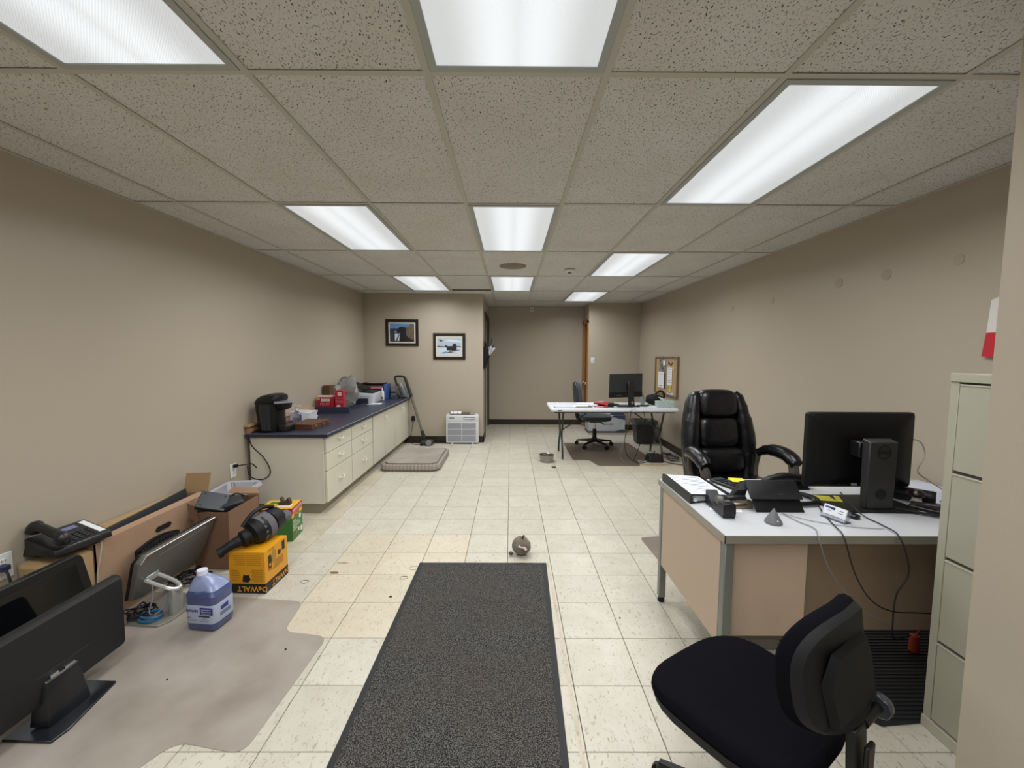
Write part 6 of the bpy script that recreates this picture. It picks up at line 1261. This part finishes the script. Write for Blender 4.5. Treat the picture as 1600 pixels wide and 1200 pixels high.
MB().loft([[(x+.014, -.270+1.5*x**2+.15*(z-.55), z) for x, z in P], [(x*.92+.014, -.283+1.1*x**2+.15*(z-.55), .67+(z-.67)*.92) for x, z in P]]).build('shell_boss', t, mat('boss_black', '0b0c0e', .65, spec=.25))
MB().hexa([(-.032, -.285, .34), (.032, -.285, .34), (-.032, -.262, .34), (.032, -.262, .34), (-.032, -.272, .58), (.032, -.272, .58), (-.032, -.25, .58), (.032, -.25, .58)]).box(-.020, -.295, .34, .020, -.284, .55).build('back_bar', t, BLACK, bevel=.003)
MB().hexa([(-.03, -.29, .33), (.03, -.29, .33), (-.03, -.10, .375), (.03, -.10, .375), (-.03, -.29, .36), (.03, -.29, .36), (-.03, -.10, .39), (.03, -.10, .39)]).build('bar_foot', t, BLACK)
MB().cyl((.03, -.265, .57), (.125, -.265, .57), .012).build('knob_stem', t, BLACK); MB().cyl((.12, -.265, .57), (.15, -.265, .57), .032, .028, 8).build('adjust_knob', t, mat('knob_smoke', '3a3d42', .25, alpha=.9), bevel=.004)

# ribbed black mat under the desk front
t = thing('ribbed_mat', 'ribbed black rubber mat on the floor beside the filing cabinet', 'floor mat', (1.95, 1.85, 0))
MB().prism([(1.49, 1.52), (1.66, 1.535), (2.40, 1.535), (2.40, 2.10), (1.40, 2.10), (1.40, 1.62)], .003, (0, 0, .0035)).build('sheet', t, mat('mat_black', '17181a', .6), world=True)
mb = MB().m(mat('mat_rib', '1e1f22', .5))
for k in range(26): mb.box(1.42+(.05 if k < 4 else 0), 1.55+k*.021, .0065, 2.39, 1.558+k*.021, .0095)
mb.build('ribs', t, world=True, kind='stuff')
solo(MB().m(mat('plug_orange', 'b5452a', .45)).cyl((2.02, 1.93, .010), (2.02, 1.93, .09), .02, .018, 12).tube([(2.02, 1.93, .08), (2.03, 1.92, .12), (2.0, 1.88, .2), (1.9, 1.76, .25)], .005, 6), 'extension_plug', 'orange extension cord plug under the desk beside the filing cabinet', 'plug')

# filing cabinet, drawers facing left
FC = mat('cabinet_putty', 'a7a594', .38, spec=.5, bump=(600, .03)); FCD = mat('cabinet_gap', '4a483e', .6); HI = mat('cabinet_edge', 'b3b1a0', .35)
FX_, FY0, FY1, FZ = 1.667, 1.13, 1.537, 1.417
t = thing('filing_cabinet', 'tall putty-coloured four-drawer filing cabinet beside the desk at right edge', 'filing cabinet', (2.0, 1.33, 0))
MB().m(FC).box(FX_+.012, FY0, .0, 2.36, FY1, FZ).build('body', t, world=True, bevel=.002)
MB().m(FCD).box(FX_+.009, FY0+.02, .075, FX_+.0125, FY1-.02, FZ-.03).build('gap_backing', t, world=True)
MB().box(FX_, FY1-.030, .045, FX_+.014, FY1, FZ-.03).box(FX_, FY0, .045, FX_+.014, FY0+.03, FZ-.03).build('face_frame', t, FC, world=True, bevel=.0015)
MB().box(FX_-.004, FY0-.001, FZ-.032, FX_+.014, FY1+.001, FZ+.001).build('top_cap', t, FC, world=True, bevel=.002)
MB().box(FX_-.006, FY0, .0, FX_+.014, FY1+.001, .045).build('plinth', t, HI, world=True, bevel=.002)
zs = [.048, .373, .710, 1.047, 1.384]
for a, b2 in zip(zs[:-1], zs[1:]):
    dr = MB().box(FX_-.002, FY0+.033, a+.006, FX_+.012, FY1-.033, b2-.006).build('drawer', t, FC, world=True, bevel=.002)
    MB().box(FX_-.004, FY0+.033, b2-.011, FX_-.001, FY1-.033, b2-.007).build('drawer_lip', dr, HI, world=True)
    MB().rbox(FX_-.012, 1.28, b2-.10, FX_-.002, 1.38, b2-.05, .004, axis='y').build('handle', dr, CHROME, world=True)
# pennant flag on the right wall
t = thing('cloth_flag', 'white and red cloth flag hanging on the right wall beside the pillar', 'flag', (XR-.02, 2.0, 1.47))
def fl_(pts, m_, nm):
    n = 8; rings = []
    (ya0, za0), (yb0, zb0), (ya1, za1), (yb1, zb1) = pts
    for k in range(n+1):
        u_ = k/n; x = XR-.02-.008*math.sin(u_*9); rings.append([(x, ya0+(yb0-ya0)*u_, za0+(zb0-za0)*u_), (x, ya1+(yb1-ya1)*u_, za1+(zb1-za1)*u_), (x+.003, ya1+(yb1-ya1)*u_, za1+(zb1-za1)*u_), (x+.003, ya0+(yb0-ya0)*u_, za0+(zb0-za0)*u_)])
    MB().loft(rings).build(nm, t, m_, world=True)
fl_(((2.112, 1.60), (1.80, 1.60), (2.102, 1.765), (1.80, 1.86)), mat('flag_white', 'd9d4d0', .8), 'white_field')
fl_(((2.125, 1.478), (1.80, 1.46), (2.112, 1.60), (1.80, 1.60)), mat('flag_red', 'b92a35', .8), 'red_band')
